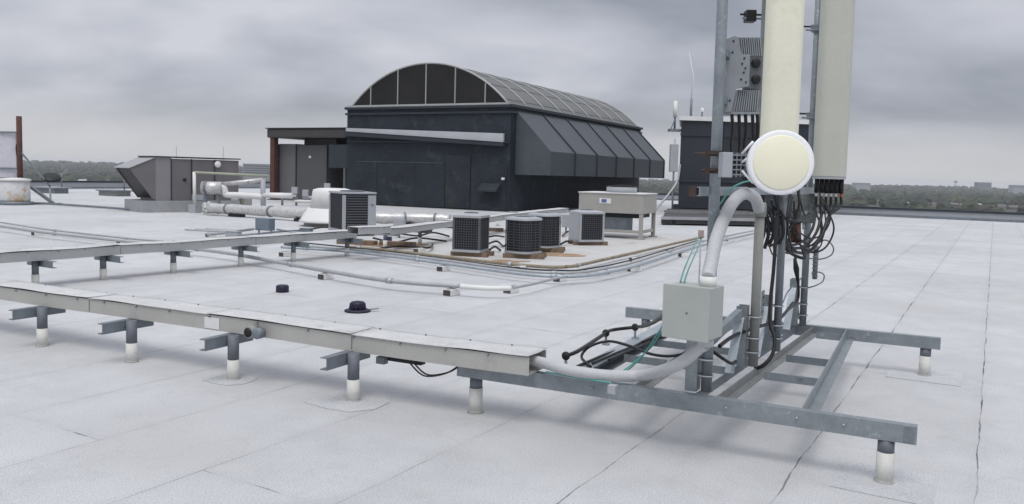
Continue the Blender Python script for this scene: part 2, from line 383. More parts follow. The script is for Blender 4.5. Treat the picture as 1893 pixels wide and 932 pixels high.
def land_z(x, y):
    d = math.hypot(x, y)
    k = min(max((d - 1800) / 4200, 0), 1); k = k * k * (3 - 2 * k)
    h = noise.noise(Vector((x / 1500, y / 1500, 3.1))) * 9 + noise.noise(Vector((x / 500, y / 500, 9.0))) * 3
    side = 14.0 if x < 0 else 0.0
    return -32 + k * (5 + side) + h * min(1, d / 2500)
def ground():
    rings = [0, 60, 150, 300, 600, 900, 1200, 1500, 1800, 2200, 2600, 3100, 3700, 4400, 5200, 6200, 7000]; n = 96
    vs = [(0, 0, land_z(0, 0))]; fs = []
    for i, r in enumerate(rings[1:]):
        for k in range(n):
            a = 2 * math.pi * k / n; x, y = r * math.cos(a), r * math.sin(a); vs.append((x, y, land_z(x, y)))
    for k in range(n): fs.append((0, 1 + k, 1 + (k + 1) % n))
    for i in range(len(rings) - 2):
        for k in range(n):
            a, b = 1 + i * n + k, 1 + i * n + (k + 1) % n; fs.append((a, a + n, b + n, b))
    me = bpy.data.meshes.new('ground'); me.from_pydata(vs, [], fs)
    me.materials.append(mat('distant_ground', (.055, .058, .042), .95, 0, .4, .004, .3, .02)); me.polygons.foreach_set('use_smooth', [True] * len(fs))
    o = bpy.data.objects.new('ground', me); COL.objects.link(o); o['kind'] = 'structure'
ground()

def woods():
    rnd = random.Random(3)
    leaf = [mat('far_foliage_a', (.030, .044, .028), .9, 0, .45, .02, .35, .4), mat('far_foliage_b', (.050, .062, .032), .9, 0, .4, .02, .3, .4), mat('far_foliage_c', (.046, .044, .036), .9, 0, .4, .02, .3, .4)]
    for gi, (mt_, cnt) in enumerate(zip(leaf, (4200, 2600, 1900))):
        mb = MB()
        for i in range(cnt):
            d = 1000 + 5200 * rnd.random() ** 1.5; a = R(rnd.uniform(-37, 37)); x, y = d * math.sin(a), d * math.cos(a)
            if noise.noise(Vector((x / 260, y / 260, 5))) > .28 and d < 2400: continue      # clearings with houses
            px_ = PX0 + F_PX * x / y
            if (1590 < px_ < 1900 and d < 1400 and rnd.random() < .80) or (120 < px_ < 235 and d < 1620 and rnd.random() < .8): continue
            r = rnd.uniform(4, 8.5) * (1 + d / 4500)
            z = land_z(x, y)
            mb.blob((x, y, z + r * .55), r, rnd.random(), 1 if d < 1900 else 0, rnd.uniform(.7, 1.0))
        o = mb.build('distant_woods', mt_, origin=(0, 1500, -32))
        tag(o, ['dark green woods spreading to the hazy horizon', 'lighter green woods spreading to the hazy horizon', 'brownish winter woods spreading to the hazy horizon'][gi], 'woods', kind='stuff')
woods()

def far_house(x_px, D, w, d, h, wall, roofm, label, deg=0, group='houses beyond the roof edge'):
    p = at(x_px, 345, D); zb = land_z(p.x, p.y); p = Vector((p.x, p.y, zb))
    t = thing('distant_house', label, 'house', p, 0, group)
    u, v = axes(deg)
    MB().box(p + Z * (h / 2), (w, d, h), deg).build('wall', wall, t)
    rb = MB(); c = p + Z * h; ov = .6
    tri = [c + u * (-w / 2 - ov) + v * (-d / 2 - ov), c + u * (-w / 2 - ov) + v * (d / 2 + ov), c + u * (-w / 2 - ov) + Z * (d * .32)]
    rb.prism(tri, u * (w + 2 * ov)); rb.build('roof', roofm, t); return t
HW = mat('house_wall_pale', (.27, .26, .24), .8, 0, .3, .3); HW2 = mat('house_wall_brick', (.14, .11, .095), .85, 0, .3, .3)
HR = mat('house_roof_grey', (.13, .125, .125), .9); HR2 = mat('house_roof_brown', (.19, .15, .12), .9); HR3 = mat('house_roof_pale', (.42, .42, .42), .8)
def houses():
    rnd = random.Random(11)
    spots = [(1632, 1260, 'pale house in the gap just right of the grey panel antenna', HW, HR2), (1655, 1310, 'brick house with a brown roof among trees beyond the parapet', HW2, HR),
             (1676, 1230, 'bright roofed house nearest the middle of the clearing', HW, HR3), (1690, 1340, 'grey roofed house behind the bright roofed one', HW, HR),
             (1707, 1250, 'low brown roofed house under the dark tree clump', HW2, HR2), (1733, 1270, 'pale walled house left of the parking row', HW, HR),
             (1748, 1220, 'bright roofed house right of the clearing', HW, HR3), (1764, 1290, 'brick house with a grey roof right of the clearing', HW2, HR),
             (1786, 1240, 'small pale house close above the parapet coping', HW, HR2), (1806, 1225, 'long pale roofed house close above the parapet coping', HW, HR3),
             (1826, 1270, 'brown roofed house right of the long pale roofed one', HW2, HR2), (1850, 1235, 'grey roofed house near the right edge of the view', HW, HR),
             (1872, 1260, 'rightmost brick house above the parapet coping', HW2, HR), (155, 1500, 'pale house seen through the trees on the left', HW, HR3), (205, 1540, 'brown roofed house left of the hooded air unit', HW, HR2)]
    for x, D, lb, w, rm in spots:
        far_house(x, D, rnd.uniform(10, 17), rnd.uniform(8, 11), rnd.uniform(3, 4.6), w, rm, lb, rnd.uniform(-40, 40))
houses()
OFFW = mat('distant_office_wall', (.33, .34, .36), .8); OFFD = mat('distant_window_band', (.10, .12, .14), .4)
def far_block(name, x_px, ytop, D, w, d, label, cat, floors=4, deg=0, wallm=OFFW):
    p = at(x_px, 340, D); top = at(x_px, ytop, D).z; zb = land_z(p.x, p.y); h = top - zb; p = Vector((p.x, p.y, zb))
    t = thing(name, label, cat, p, 0)
    MB().box(p + Z * (h / 2), (w, d, h), deg).build('wall', wallm, t)
    wb = MB(); u, v = axes(deg)
    for k in range(floors):
        wb.box(p - v * (d / 2 + .1) + Z * (h - 3.2 - k * 4.0), (w * .94, .3, 1.7), deg)
    wb.build('window_band', OFFD, t)
    MB().box(p + Z * (h + .3), (w + .8, d + .8, .6), deg).build('roof', HR3, t)
far_block('distant_office_building', 482, 304, 1500, 55, 30, 'pale low office building with window bands beyond the pipe frame', 'building', 5)
far_block('distant_office_building', 1817, 337.5, 3600, 58, 30, 'dark hazy block on the skyline at the right', 'building', 4, 0, mat('hazy_block', (.16, .17, .19), .8))
far_block('distant_warehouse', 1592, 338.5, 3000, 50, 40, 'long low grey building on the skyline beside the grey panel antenna', 'building', 1)
far_block('distant_office_building', 1880, 342.5, 3200, 46, 30, 'low hazy block on the skyline at the far right edge', 'building', 2)
def water_tower(x_px, ytop, D, label):
    top = at(x_px, ytop, D); zb = land_z(top.x, top.y); p = Vector((top.x, top.y, zb)); h = top.z - zb; s = 6.5
    t = thing('water_tower', label, 'water tower', p)
    MB().lathe([(.6, h - 8), (s * .7, h - 7), (s, h - 4.5), (s, h - 2), (s * .6, h - .6), (.3, h)], p, n=16).build('tank', OFFW, t)
    for k in range(5):
        a = 2 * math.pi * k / 5; q = p + Vector((math.cos(a), math.sin(a), 0)) * 5
        MB().tube([q, p + (q - p) * .85 + Z * (h - 5.5)], .45, 6).build('leg', OFFW, t)
water_tower(1767, 334, 3300, 'small water tower standing up from the right skyline')
water_tower(117, 296, 2300, 'pale water tower on the skyline left of the hooded air unit')
def radio_mast(x_px, ytop, D, label):
    top = at(x_px, ytop, D); zb = land_z(top.x, top.y); p = Vector((top.x, top.y, zb)); h = top.z - zb
    t = thing('radio_mast', label, 'mast', p)
    lb = MB(); w = 2.2
    for k in range(3):
        a = 2 * math.pi * k / 3; q = Vector((math.cos(a) * w, math.sin(a) * w, 0)); lb.tube([p + q, p + q * .35 + Z * h], .22, 5)
        q2 = Vector((math.cos(a + 2.09) * w, math.sin(a + 2.09) * w, 0))
        for i in range(12):
            f0, f1 = i / 12, (i + 1) / 12
            lb.tube([p + q * (1 - .65 * f0) + Z * (h * f0), p + q2 * (1 - .65 * f1) + Z * (h * f1)], .1, 4)
    lb.build('lattice', OFFW, t)
    MB().tube([p + Z * h, p + Z * (h + 5)], .15, 5).build('aerial', OFFW, t)
radio_mast(326, 271, 2300, 'faint lattice mast behind the left end of the hooded air unit')
radio_mast(413, 272, 2300, 'faint lattice mast behind the right end of the hooded air unit')

def haze():
    m = bpy.data.materials.new('haze_air'); m.use_nodes = True; t = m.node_tree; t.nodes.clear()
    o = t.nodes.new('ShaderNodeOutputMaterial'); v = t.nodes.new('ShaderNodeVolumePrincipled')
    v.inputs['Color'].default_value = (.90, .93, 1.0, 1); v.inputs['Density'].default_value = 1.0e-4; v.inputs['Anisotropy'].default_value = 0.0
    t.links.new(v.outputs[0], o.inputs['Volume'])
    ob = MB().box((0, 0, -10), (14600, 14600, 70)).build('haze', m); tag(ob, kind='stuff')
haze()

# ------------------------------------------------------------------ parapets
def parapet(a0, b0, a1, b1, h, label, side):
    p0, p1 = RF(a0, b0), RF(a1, b1); t = thing('parapet_wall', label, 'parapet', (p0 + p1) / 2)
    d = (p1 - p0).normalized(); n = Vector((-d.y, d.x, 0)) * side
    MB().beam(p0 + Z * (h / 2 - .02), p1 + Z * (h / 2 - .02), .3, h + .04).build('wall', UNITG, t)
    MB().beam(p0 + Z * (h + .055), p1 + Z * (h + .055), .42, .11).build('coping', DARKM, t)
    MB().beam(p0 + n * .19 + Z * .06, p1 + n * .19 + Z * .06, .08, .12).build('base_strip', GALVD, t)
parapet(-12.3, 45.85, 59.8, 45.85, .36, 'low grey parapet with dark coping along the right back roof edge', -1)
parapet(-50.7, -24, -50.7, 59.8, .40, 'low grey parapet with dark coping along the left roof edge', -1)
parapet(-50.5, 59.8, -12.5, 59.8, .40, 'low grey parapet behind the flat canopy and the big grey unit', -1)

# ------------------------------------------------------------------ penthouse with vaulted skylight
PDEG = -28.3
def penthouse():
    C = P(940, 392); C = Vector((C.x, C.y, 0)); u, v = axes(PDEG)
    q = lambda a, b, z=0.0: C + u * a + v * b + Z * z
    Wd, Ln, Ht = 9.0, 16.5, 4.55
    t = thing('vaulted_penthouse', 'large black rooftop penthouse with an arched glass vault roof', 'penthouse', C)
    wl = MB(); wl.box(q(-Wd / 2, Ln / 2, Ht / 2), (Wd, Ln, Ht), PDEG)
    wall = wl.build('wall', DARKW, t)
    tb = MB(); tb.box(q(-Wd / 2, Ln / 2, 4.33), (Wd + .16, Ln + .16, .09), PDEG); tb.box(q(-Wd / 2, Ln / 2, 4.60), (Wd + .2, Ln + .2, .12), PDEG)
    tb.box(q(-Wd / 2, -.05, 3.02), (Wd - .1, .1, .07), PDEG)
    tb.build('trim_band', DARKM, t)
    for a0, a1 in ((-Wd + .15, -3.32), (-1.92, -.1)):            # shallow stucco panels, one patched column between
        pb = MB().box(q((a0 + a1) / 2, -.012, 1.05), (a1 - a0, .03, 2.0), PDEG); pb.build('stucco_panel', DARKW, t)
    MB().box(q(-2.62, -.03, 1.25), (1.3, .045, 2.35), PDEG).build('patched_pier', mat('stained_pier', (.020, .025, .033), .78, 0, .45, 1.2, .2, 14, stain=(.05, .047, .044), stain_amt=.45, stain_scale=1.1), t)
    MB().box(q(-5.9, -.035, 2.07), (5.0, .025, .035), -28.3).build('panel_joint', SLOPE, t)
    for a_ in (-7.2, -5.0): MB().box(q(a_, -.034, 1.0), (.03, .022, 2.0), -28.3).build('panel_joint', DARKM, t)
    # white flashing wedge running up to the canopy side
    MB().prism([q(-Wd + .05, -.16, 3.66), q(-.28, -.16, 3.40), q(-.28, -.16, 3.02), q(-Wd + .05, -.16, 3.50)], v * .13).build('white_flashing', TRIMW, t)
    MB().prism([q(-Wd + .05, -.28, 3.47), q(-.2, -.28, 2.98), q(-.2, -.28, 2.84), q(-Wd + .05, -.28, 3.28)], v * .26).build('sloped_ledge', DARKM, t)
    # vault
    base = 4.67; r_w = Wd / 2 - .2; rise = 1.92
    Rr = (r_w ** 2 + rise ** 2) / (2 * rise); th = math.asin(r_w / Rr); N = 28; V0, V1 = .12, Ln - .1
    arc = lambda k, rad=Rr: (-Wd / 2 + rad * math.sin(-th + 2 * th * k / N), base + rise - Rr + rad * math.cos(-th + 2 * th * k / N))
    gb = MB(); gb.prism([q(arc(k)[0], V0, arc(k)[1]) for k in range(N + 1)], v * (V1 - V0)); vault = gb.build('vault_glazing', GLASSR, t)
    MB().prism([q(arc(k, Rr - .03)[0], V0 - .03, arc(k, Rr - .03)[1]) for k in range(N + 1)], v * .025).build('gable_glass', GLASS, t)
    for a in (-3.15, -1.58, 0.0, 1.58, 3.15):
        mb = MB(); top = base + rise - Rr + math.sqrt((Rr - .03) ** 2 - a * a)
        mb.beam(q(-Wd / 2 + a, V0 - .05, base), q(-Wd / 2 + a, V0 - .05, top), .042, .05, up=v)
        mb.build('mullion', ALUM, t)
    for i in range(10):
        s = V0 - .02 + (V1 - V0) * i / 9
        pts = [q(arc(k, Rr + .015)[0], s, arc(k, Rr + .015)[1]) for k in range(N + 1)]
        MB().tube(pts, .032 if i else .045, 6).build('rib', ALUM, t)
    pl = MB()
    for k in range(3, N, 3): pl.beam(q(arc(k, Rr + .006)[0], V0, arc(k, Rr + .006)[1]), q(arc(k, Rr + .006)[0], V1, arc(k, Rr + .006)[1]), .025, .025)
    pl.build('purlin', GALVD, t)
    MB().box(q(-Wd / 2, -.03, base + .015), (2 * r_w + .25, .14, .1), PDEG).build('sill', ALUM, t)
    MB().box(q(-.22, Ln / 2, base + .02), (.2, Ln, .11), PDEG).build('eave_sill', ALUM, t)
    # sloped awning along the right side
    za, zo, zb2, wo_ = 4.42, 2.66, 1.63, 1.72; a0, a1 = .45, 15.9
    prof = [(0, za), (wo_, zo), (wo_, zb2), (0, zb2)]
    aw = MB(); aw.prism([q(.02 + x, a0, z) for x, z in prof], v * (a1 - a0)); awn = aw.build('awning', SLOPE, t)
    for i in range(1, 7):
        s = a0 + (a1 - a0) * i / 6 - (0.04 if i == 6 else 0); sb = MB()
        sb.beam(q(.05, s, za), q(wo_ + .03, s, zo + .03), .09, .06); sb.beam(q(wo_ + .04, s, zo + .02), q(wo_ + .04, s, zb2), .05, .09, up=v)
        sb.build('standing_seam', DARKM, awn)
    # hooded wall vent and lamp on the front, service box on the left
    hb = MB(); hb.prism([q(-1.35, -.03, 1.22), q(-1.35, -.45, .95), q(-1.35, -.45, .86), q(-1.35, -.03, .86)], u * .95); hb.build('vent_hood', DARKM, t)
    lb = MB(); lb.box(q(-.18, -.1, 1.45), (.16, .2, .12), PDEG); wlm = lb.build('wall_lamp', DARKM, t)
    MB().box(q(-.18, -.24, 1.44), (.12, .08, .1), PDEG).build('lens', WHITE, wlm)
    MB().box(q(-Wd - .62, .7, 2.3), (1.2, 1.2, 1.15), PDEG).build('service_box', DARKM, t)
    return q, Wd
PHQ, PHW = penthouse()

def canopy():
    q = PHQ; u, v = axes(PDEG)
    base = q(-PHW - 4.9, .2); t = thing('flat_canopy', 'flat dark canopy on a rusty column left of the black penthouse', 'canopy', base)
    MB().box(q(-PHW - 2.66, 1.4, 3.42), (5.2, 2.8, .46), PDEG).build('canopy_roof', FASC, t, bevel=.06)
    MB().box(q(-PHW - 2.66, 1.4, 3.67), (5.3, 2.9, .05), PDEG).build('roof_edge', DARKM, t)
    MB().box(q(-PHW - 4.98, .25, 1.6), (.3, .3, 3.2), PDEG).build('column', RUSTM, t, bevel=.02)
    MB().box(q(-PHW - 4.98, .25, .02), (.5, .5, .04), PDEG).build('base_plate', RUSTM, t)
canopy()

def back_unit():
    p = P(515, 369.5); D = p.y; u, v = axes(-30); t = thing('large_grey_air_unit', 'tall grey panelled air unit standing behind the rusty canopy column', 'air handler', p)
    q = lambda a, b, z: p + u * a + v * b + Z * z
    MB().box(q(.62, 1.5, 1.45), (1.2, 3, 2.9), -30).build('end_section', mat('lit_grey_panel', (.13, .13, .135), .55), t)  # lighter grey paints the brighter-lit left face
    MB().box(q(2.3, 1.5, 1.42), (2.1, 3, 2.84), -30).build('body', mat('shaded_grey_panel', (.085, .085, .088), .55), t)  # darker grey paints the shaded right face
    MB().box(q(1.9, 1.9, 3.06), (2.2, 1.8, .4), -30).build('top_box', RTUM, t)
    MB().box(q(2.2, -.03, 2.25), (.12, .05, .12), -30).build('status_plate', WHITE, t)
    MB().box(q(3.42, 1.2, 1.3), (.1, .1, 2.6), -30).build('white_riser', WHITE, t)
    for a in (.01, 1.23, 3.33): MB().box(q(a, -.02, 1.45), (.05, .05, 2.86), -30).build('panel_seam', DARKM, t)
back_unit()

# ------------------------------------------------------------------ hooded air unit on the left
def hooded_unit():
    e1 = Vector((.73, .683, 0)).normalized(); e2 = Vector((-e1.y, e1.x, 0)); O = P(288, 392); O = Vector((at(288, 380, 29.0).x, 29.0, 0))
    deg = math.degrees(math.atan2(e1.y, e1.x)); q = lambda a, b, z: O + e1 * a + e2 * b + Z * z
    t = thing('hooded_air_unit', 'mauve grey rooftop air unit with a big sloped intake hood', 'air handler', O)
    z0, z1, Wt = .40, 1.92, 1.5
    MB().box(q(.26, Wt / 2, (z0 + z1) / 2), (.52, Wt, z1 - z0), deg).build('front_panel', RTUL, t)
    MB().box(q(1.77, Wt / 2, (z0 + z1) / 2 - .02), (2.5, Wt - .02, z1 - z0 - .04), deg).build('body', RTUM, t)
    MB().box(q(1.5, Wt / 2, z1 + .02), (3.15, Wt + .1, .04), deg).build('top_sheet', DARKM, t)
    # hood: shell walls, dark inside
    side = [(-.86, 1.50), (0, z1 - .03), (0, z0 + .06), (-.10, z0 + .06)]
    for b in (0, Wt - .03): MB().prism([q(a, b, z) for a, z in side], e2 * .03).build('hood_side', RTUM, t)
    MB().prism([q(-.9, -.03, 1.505), q(.02, -.03, z1 - .01), q(.02, -.03, z1 + .015), q(-.9, -.03, 1.53)], e2 * (Wt + .06)).build('hood_top', mat('pale_hood_top', (.33, .325, .335), .5), t)
    MB().prism([q(-.80, .035, 1.49), q(-.76, .035, 1.49), q(-.06, .035, z0 + .1), q(-.10, .035, z0 + .1)], e2 * (Wt - .07)).build('intake_screen', BLACK, t)
    MB().prism([q(-.80, Wt - .1, 1.485), q(-.76, Wt - .1, 1.485), q(-.06, Wt - .1, z0 + .1), q(-.10, Wt - .1, z0 + .1)], e2 * .02).build('screen_edge', DARKM, t)
    for a in (.53, 1.25, 2.1): MB().box(q(a, -.012, (z0 + z1) / 2), (.03, .025, z1 - z0 - .06), deg).build('panel_seam', DARKM, t)
    MB().lathe([(.12, 0), (.12, .04), (.05, .06)], q(2.2, -.02, 1.72), -e2, 12).build('round_vent', WHITE, t)
    MB().lathe([(.06, 0), (.06, .03)], q(1.0, -.01, 1.15), -e2, 10).build('latch', BLACK, t)
    MB().box(q(1.25, Wt / 2, .19), (3.5, Wt + .3, .42), deg).build('curb', CURB, t)
    MB().box(q(1.5, -.03, .52), (.5, .06, .2), deg).build('nameplate', UNITG, t)
hooded_unit()

# ------------------------------------------------------------------ left edge: small antenna sled
def left_sled():
    p = P(33, 378); D = p.y
    t = thing('antenna_stand', 'brown pole with flat white panels and slanted braces at the left edge', 'antenna stand', Vector((p.x, p.y + .5, 0)))
    A = lambda x, y, dd=0.0: at(x, y, D + .5 + dd)
    MB().tube([Vector((A(38, 350).x, D + .5, 0)), A(35, 215)], .10, 10).build('pole', RUSTM, t)
    MB().box((A(12, 285).x, D + .6, (A(12, 243).z + A(12, 328).z) / 2), (.62, .08, abs(A(12, 243).z - A(12, 328).z)), 4).build('panel', mat('pale_lilac_panel', (.55, .55, .60), .5), t)
    MB().box((A(-6, 285).x, D + .65, 1.6), (.5, .08, 2.0), 4).build('panel', UNITG, t)
    for y in (244, 311): MB().beam(A(-25, y), A(34, y + 1), .05, .07).build('rail', GALVD, t)
    MB().beam(A(40, 283), Vector((A(93, 345).x, D + .5, A(93, 345).z)), .05, .06).build('brace', GALVD, t)
    MB().beam(A(92, 343), Vector((A(94, 380).x, D + .5, 0.0)), .05, .05).build('strut', GALVL, t)
    MB().beam(A(56, 345), Vector((A(101, 382).x, D + .4, .06)), .12, .1).build('brace', GALVD, t)
    MB().box((A(90, 380).x, D + .4, .04), (1.0, .3, .08)).build('foot_plate', GALVD, t)
    MB().lathe([(.05, 0), (.36, .05), (.30, .12)], A(95, 331, .3), Vector((.25, -.45, 1)), 18).build('small_dish', BLACK, t)
    MB().tube(smooth_path([A(33, 262), A(30, 275), A(34, 300), A(36, 325)]), .03, 6).build('cable', CABLE, t)
    t2 = thing('white_drum_box', 'white rust streaked round drum at the foot of the brown pole', 'drum', Vector((p.x, p.y - .2, 0)))
    c = Vector((p.x + .02, p.y - .2, 0))
    MB().lathe([(.50, .12), (.52, .2), (.50, .86), (.47, .90)], c, n=20).build('body', YEL, t2)
    MB().lathe([(.54, .90), (.54, .98), (.2, 1.02)], c, n=20).build('lid', WHITEP, t2)
    MB().lathe([(.62, 0), (.62, .12), (.4, .13)], c, n=20).build('base_ring', GALVD, t2)
left_sled()

def roof_hatch_bits():
    for x, y, w, h, lb in ((97, 357, 1.6, .34, 'low dark rooftop vent frame between the drum and the hooded unit'), (212, 362, 1.5, .3, 'low brown equipment pad left of the hooded air unit')):
        p = P(x, y); t = thing('low_roof_vent', lb, 'roof vent', p, -30)
        MB().box(p + Z * (h * .4), (w, .8, h * .8), -30).build('box', GALVD if x < 150 else TARG, t, bevel=.02)
        MB().box(p + Z * (h * .9), (w + .2, 1.0, .06), -30).build('lid', CURB if x < 150 else GALVD, t)
        MB().tube([p + Vector((.5, 0, h * .9)), p + Vector((.5, 0, h + .75))], .035, 6).build('pipe', GALVD, t)
roof_hatch_bits()

# ------------------------------------------------------------------ right dark enclosure
def right_enclosure():
    a = P(1253, 394.5); D = a.y; b = at(1500, 390, D + .6); b.z = 0; u = (b - a).normalized(); v = Vector((.2, .98, 0)); Ln = (b - a).length
    deg = math.degrees(math.atan2(u.y, u.x)); q = lambda s, w, z=0.0: a + u * s + v * w + Z * z
    t = thing('dark_stair_enclosure', 'dark panelled roof enclosure with a white cap behind the masts', 'penthouse', (a + b) / 2)
    Ht = 4.38
    MB().prism([q(0, 0), q(Ln, 0), q(Ln, 5), q(0, 5)], Z * Ht).build('wall', mat('blue_black_panel', (.028, .032, .042), .6, 0, .25, .8, .1, 12), t)
    MB().prism([q(-.1, -.12, Ht), q(Ln + .15, -.12, Ht), q(Ln + .15, 5.1, Ht), q(-.1, 5.1, Ht)], Z * .2).build('cap', WHITEP, t)
    bb = MB()
    for z in (1.55, 3.72, .32): bb.box(q(Ln / 2, -.03, z), (Ln + .04, .06, .10), deg)
    bb.build('panel_band', DARKM, t)
    bb = MB()
    for s in (2.1, 4.2): bb.box(q(s, -.02, Ht / 2), (.05, .04, Ht), deg)
    bb.build('panel_joint', DARKM, t)
    MB().box(q(-.05, -.12, .22), (.3, .2, .44), deg).build('corner_base', DARKM, t)
    # bracket with small aerials at the left corner
    t2 = thing('whip_antenna', 'tall thin white whip aerial on the enclosure roof', 'antenna', q(.45, 1, Ht + .2))
    pt = at(1274, 97, D + 1)
    MB().tube([q(.45, 1, Ht + .2), q(.45, 1, Ht + 1.1)], .06, 8).build('base_pole', GALVD, t2)
    MB().tube([q(.45, 1, Ht + 1.1), q(.5, 1, Ht + 2.2), Vector((pt.x, pt.y, pt.z))], [.045, .03, .012], 8).build('whip', WHITE, t2)
    t3 = thing('corner_antenna', 'short white aerial on a bracket at the enclosure corner', 'antenna', q(-.3, .3, 3.9))
    MB().box(q(-.22, .3, 3.92), (.75, .4, .12), deg).build('bracket', GALVD, t3)
    MB().tube([q(-.32, .3, 3.98), q(-.32, .3, 4.7)], .05, 8).build('mast_tube', GALVD, t3)
    MB().tube([q(-.32, .3, 4.55), q(-.32, .3, 5.3)], .10, 10).build('aerial', WHITE, t3)
    MB().beam(q(-.5, .3, 3.98), q(-.33, .3, 4.4), .04, .04).build('brace', GALVD, t3)
    t4 = thing('roof_beacon', 'small white lamp on a stub post on the enclosure roof', 'lamp', q(1.0, 1, Ht + .2))
    MB().tube([q(1.0, 1, Ht + .2), q(1.0, 1, Ht + .5)], .04, 8).build('stub', GALVD, t4)
    MB().lathe([(.05, 0), (.09, .04), (.09, .14), (.03, .2)], q(1.0, 1, Ht + .5), n=12).build('lens', WHITE, t4)
    t5 = thing('wall_cabinet', 'slim white cabinet on a pole left of the dark enclosure', 'cabinet', q(-.28, .1, 0))
    MB().tube([q(-.28, .1, 0), q(-.28, .1, 3.5)], .045, 8).build('pole', GALVL, t5)
    MB().box(q(-.30, -.05, 2.6), (.38, .22, 1.3), deg).build('box', UNITG, t5, bevel=.02)
    pts = smooth_path([q(.02, -.15, 2.3), q(-.1, -.4, 1.5), q(-.55, -.8, .8), q(-1.0, -1.2, .25), q(-1.1, -1.5, .03)])
    tag(MB().tube(pts, .05, 7).build('loose_conduit', CONDG), 'grey hose sagging from the dark enclosure corner to the roof', 'hose')
    # dark platform in front
    c0, c1, c2 = P(1222, 416), P(1420, 420), P(1430, 398)
    pc = (c0 + c1 + c2) / 3; t6 = thing('equipment_platform', 'low dark platform in front of the dark enclosure', 'platform', Vector((pc.x, pc.y, 0)))
    dv = Vector((2.1, 10.2, 0)); pl = [c0, c1, c1 + dv, c0 + dv]
    MB().prism([Vector((w.x, w.y, .05)) for w in pl], Z * .16).build('deck', GRAVEL, t6)
    MB().beam(Vector((c0.x, c0.y - .06, .25)), Vector((c1.x, c1.y - .06, .25)), .08, .10).build('front_rail', CURB, t6)
    MB().beam(c0 + dv * .45 + Z * .29, c1 + dv * .45 + Z * .29, .15, .12).build('cross_rail', TARG, t6)
    for k in range(3):
        w = c0.lerp(c1, .1 + .4 * k); MB().box(Vector((w.x, w.y + .1, .10)), (.25, .2, .2)).build('foot', BLACK, t6)
right_enclosure()

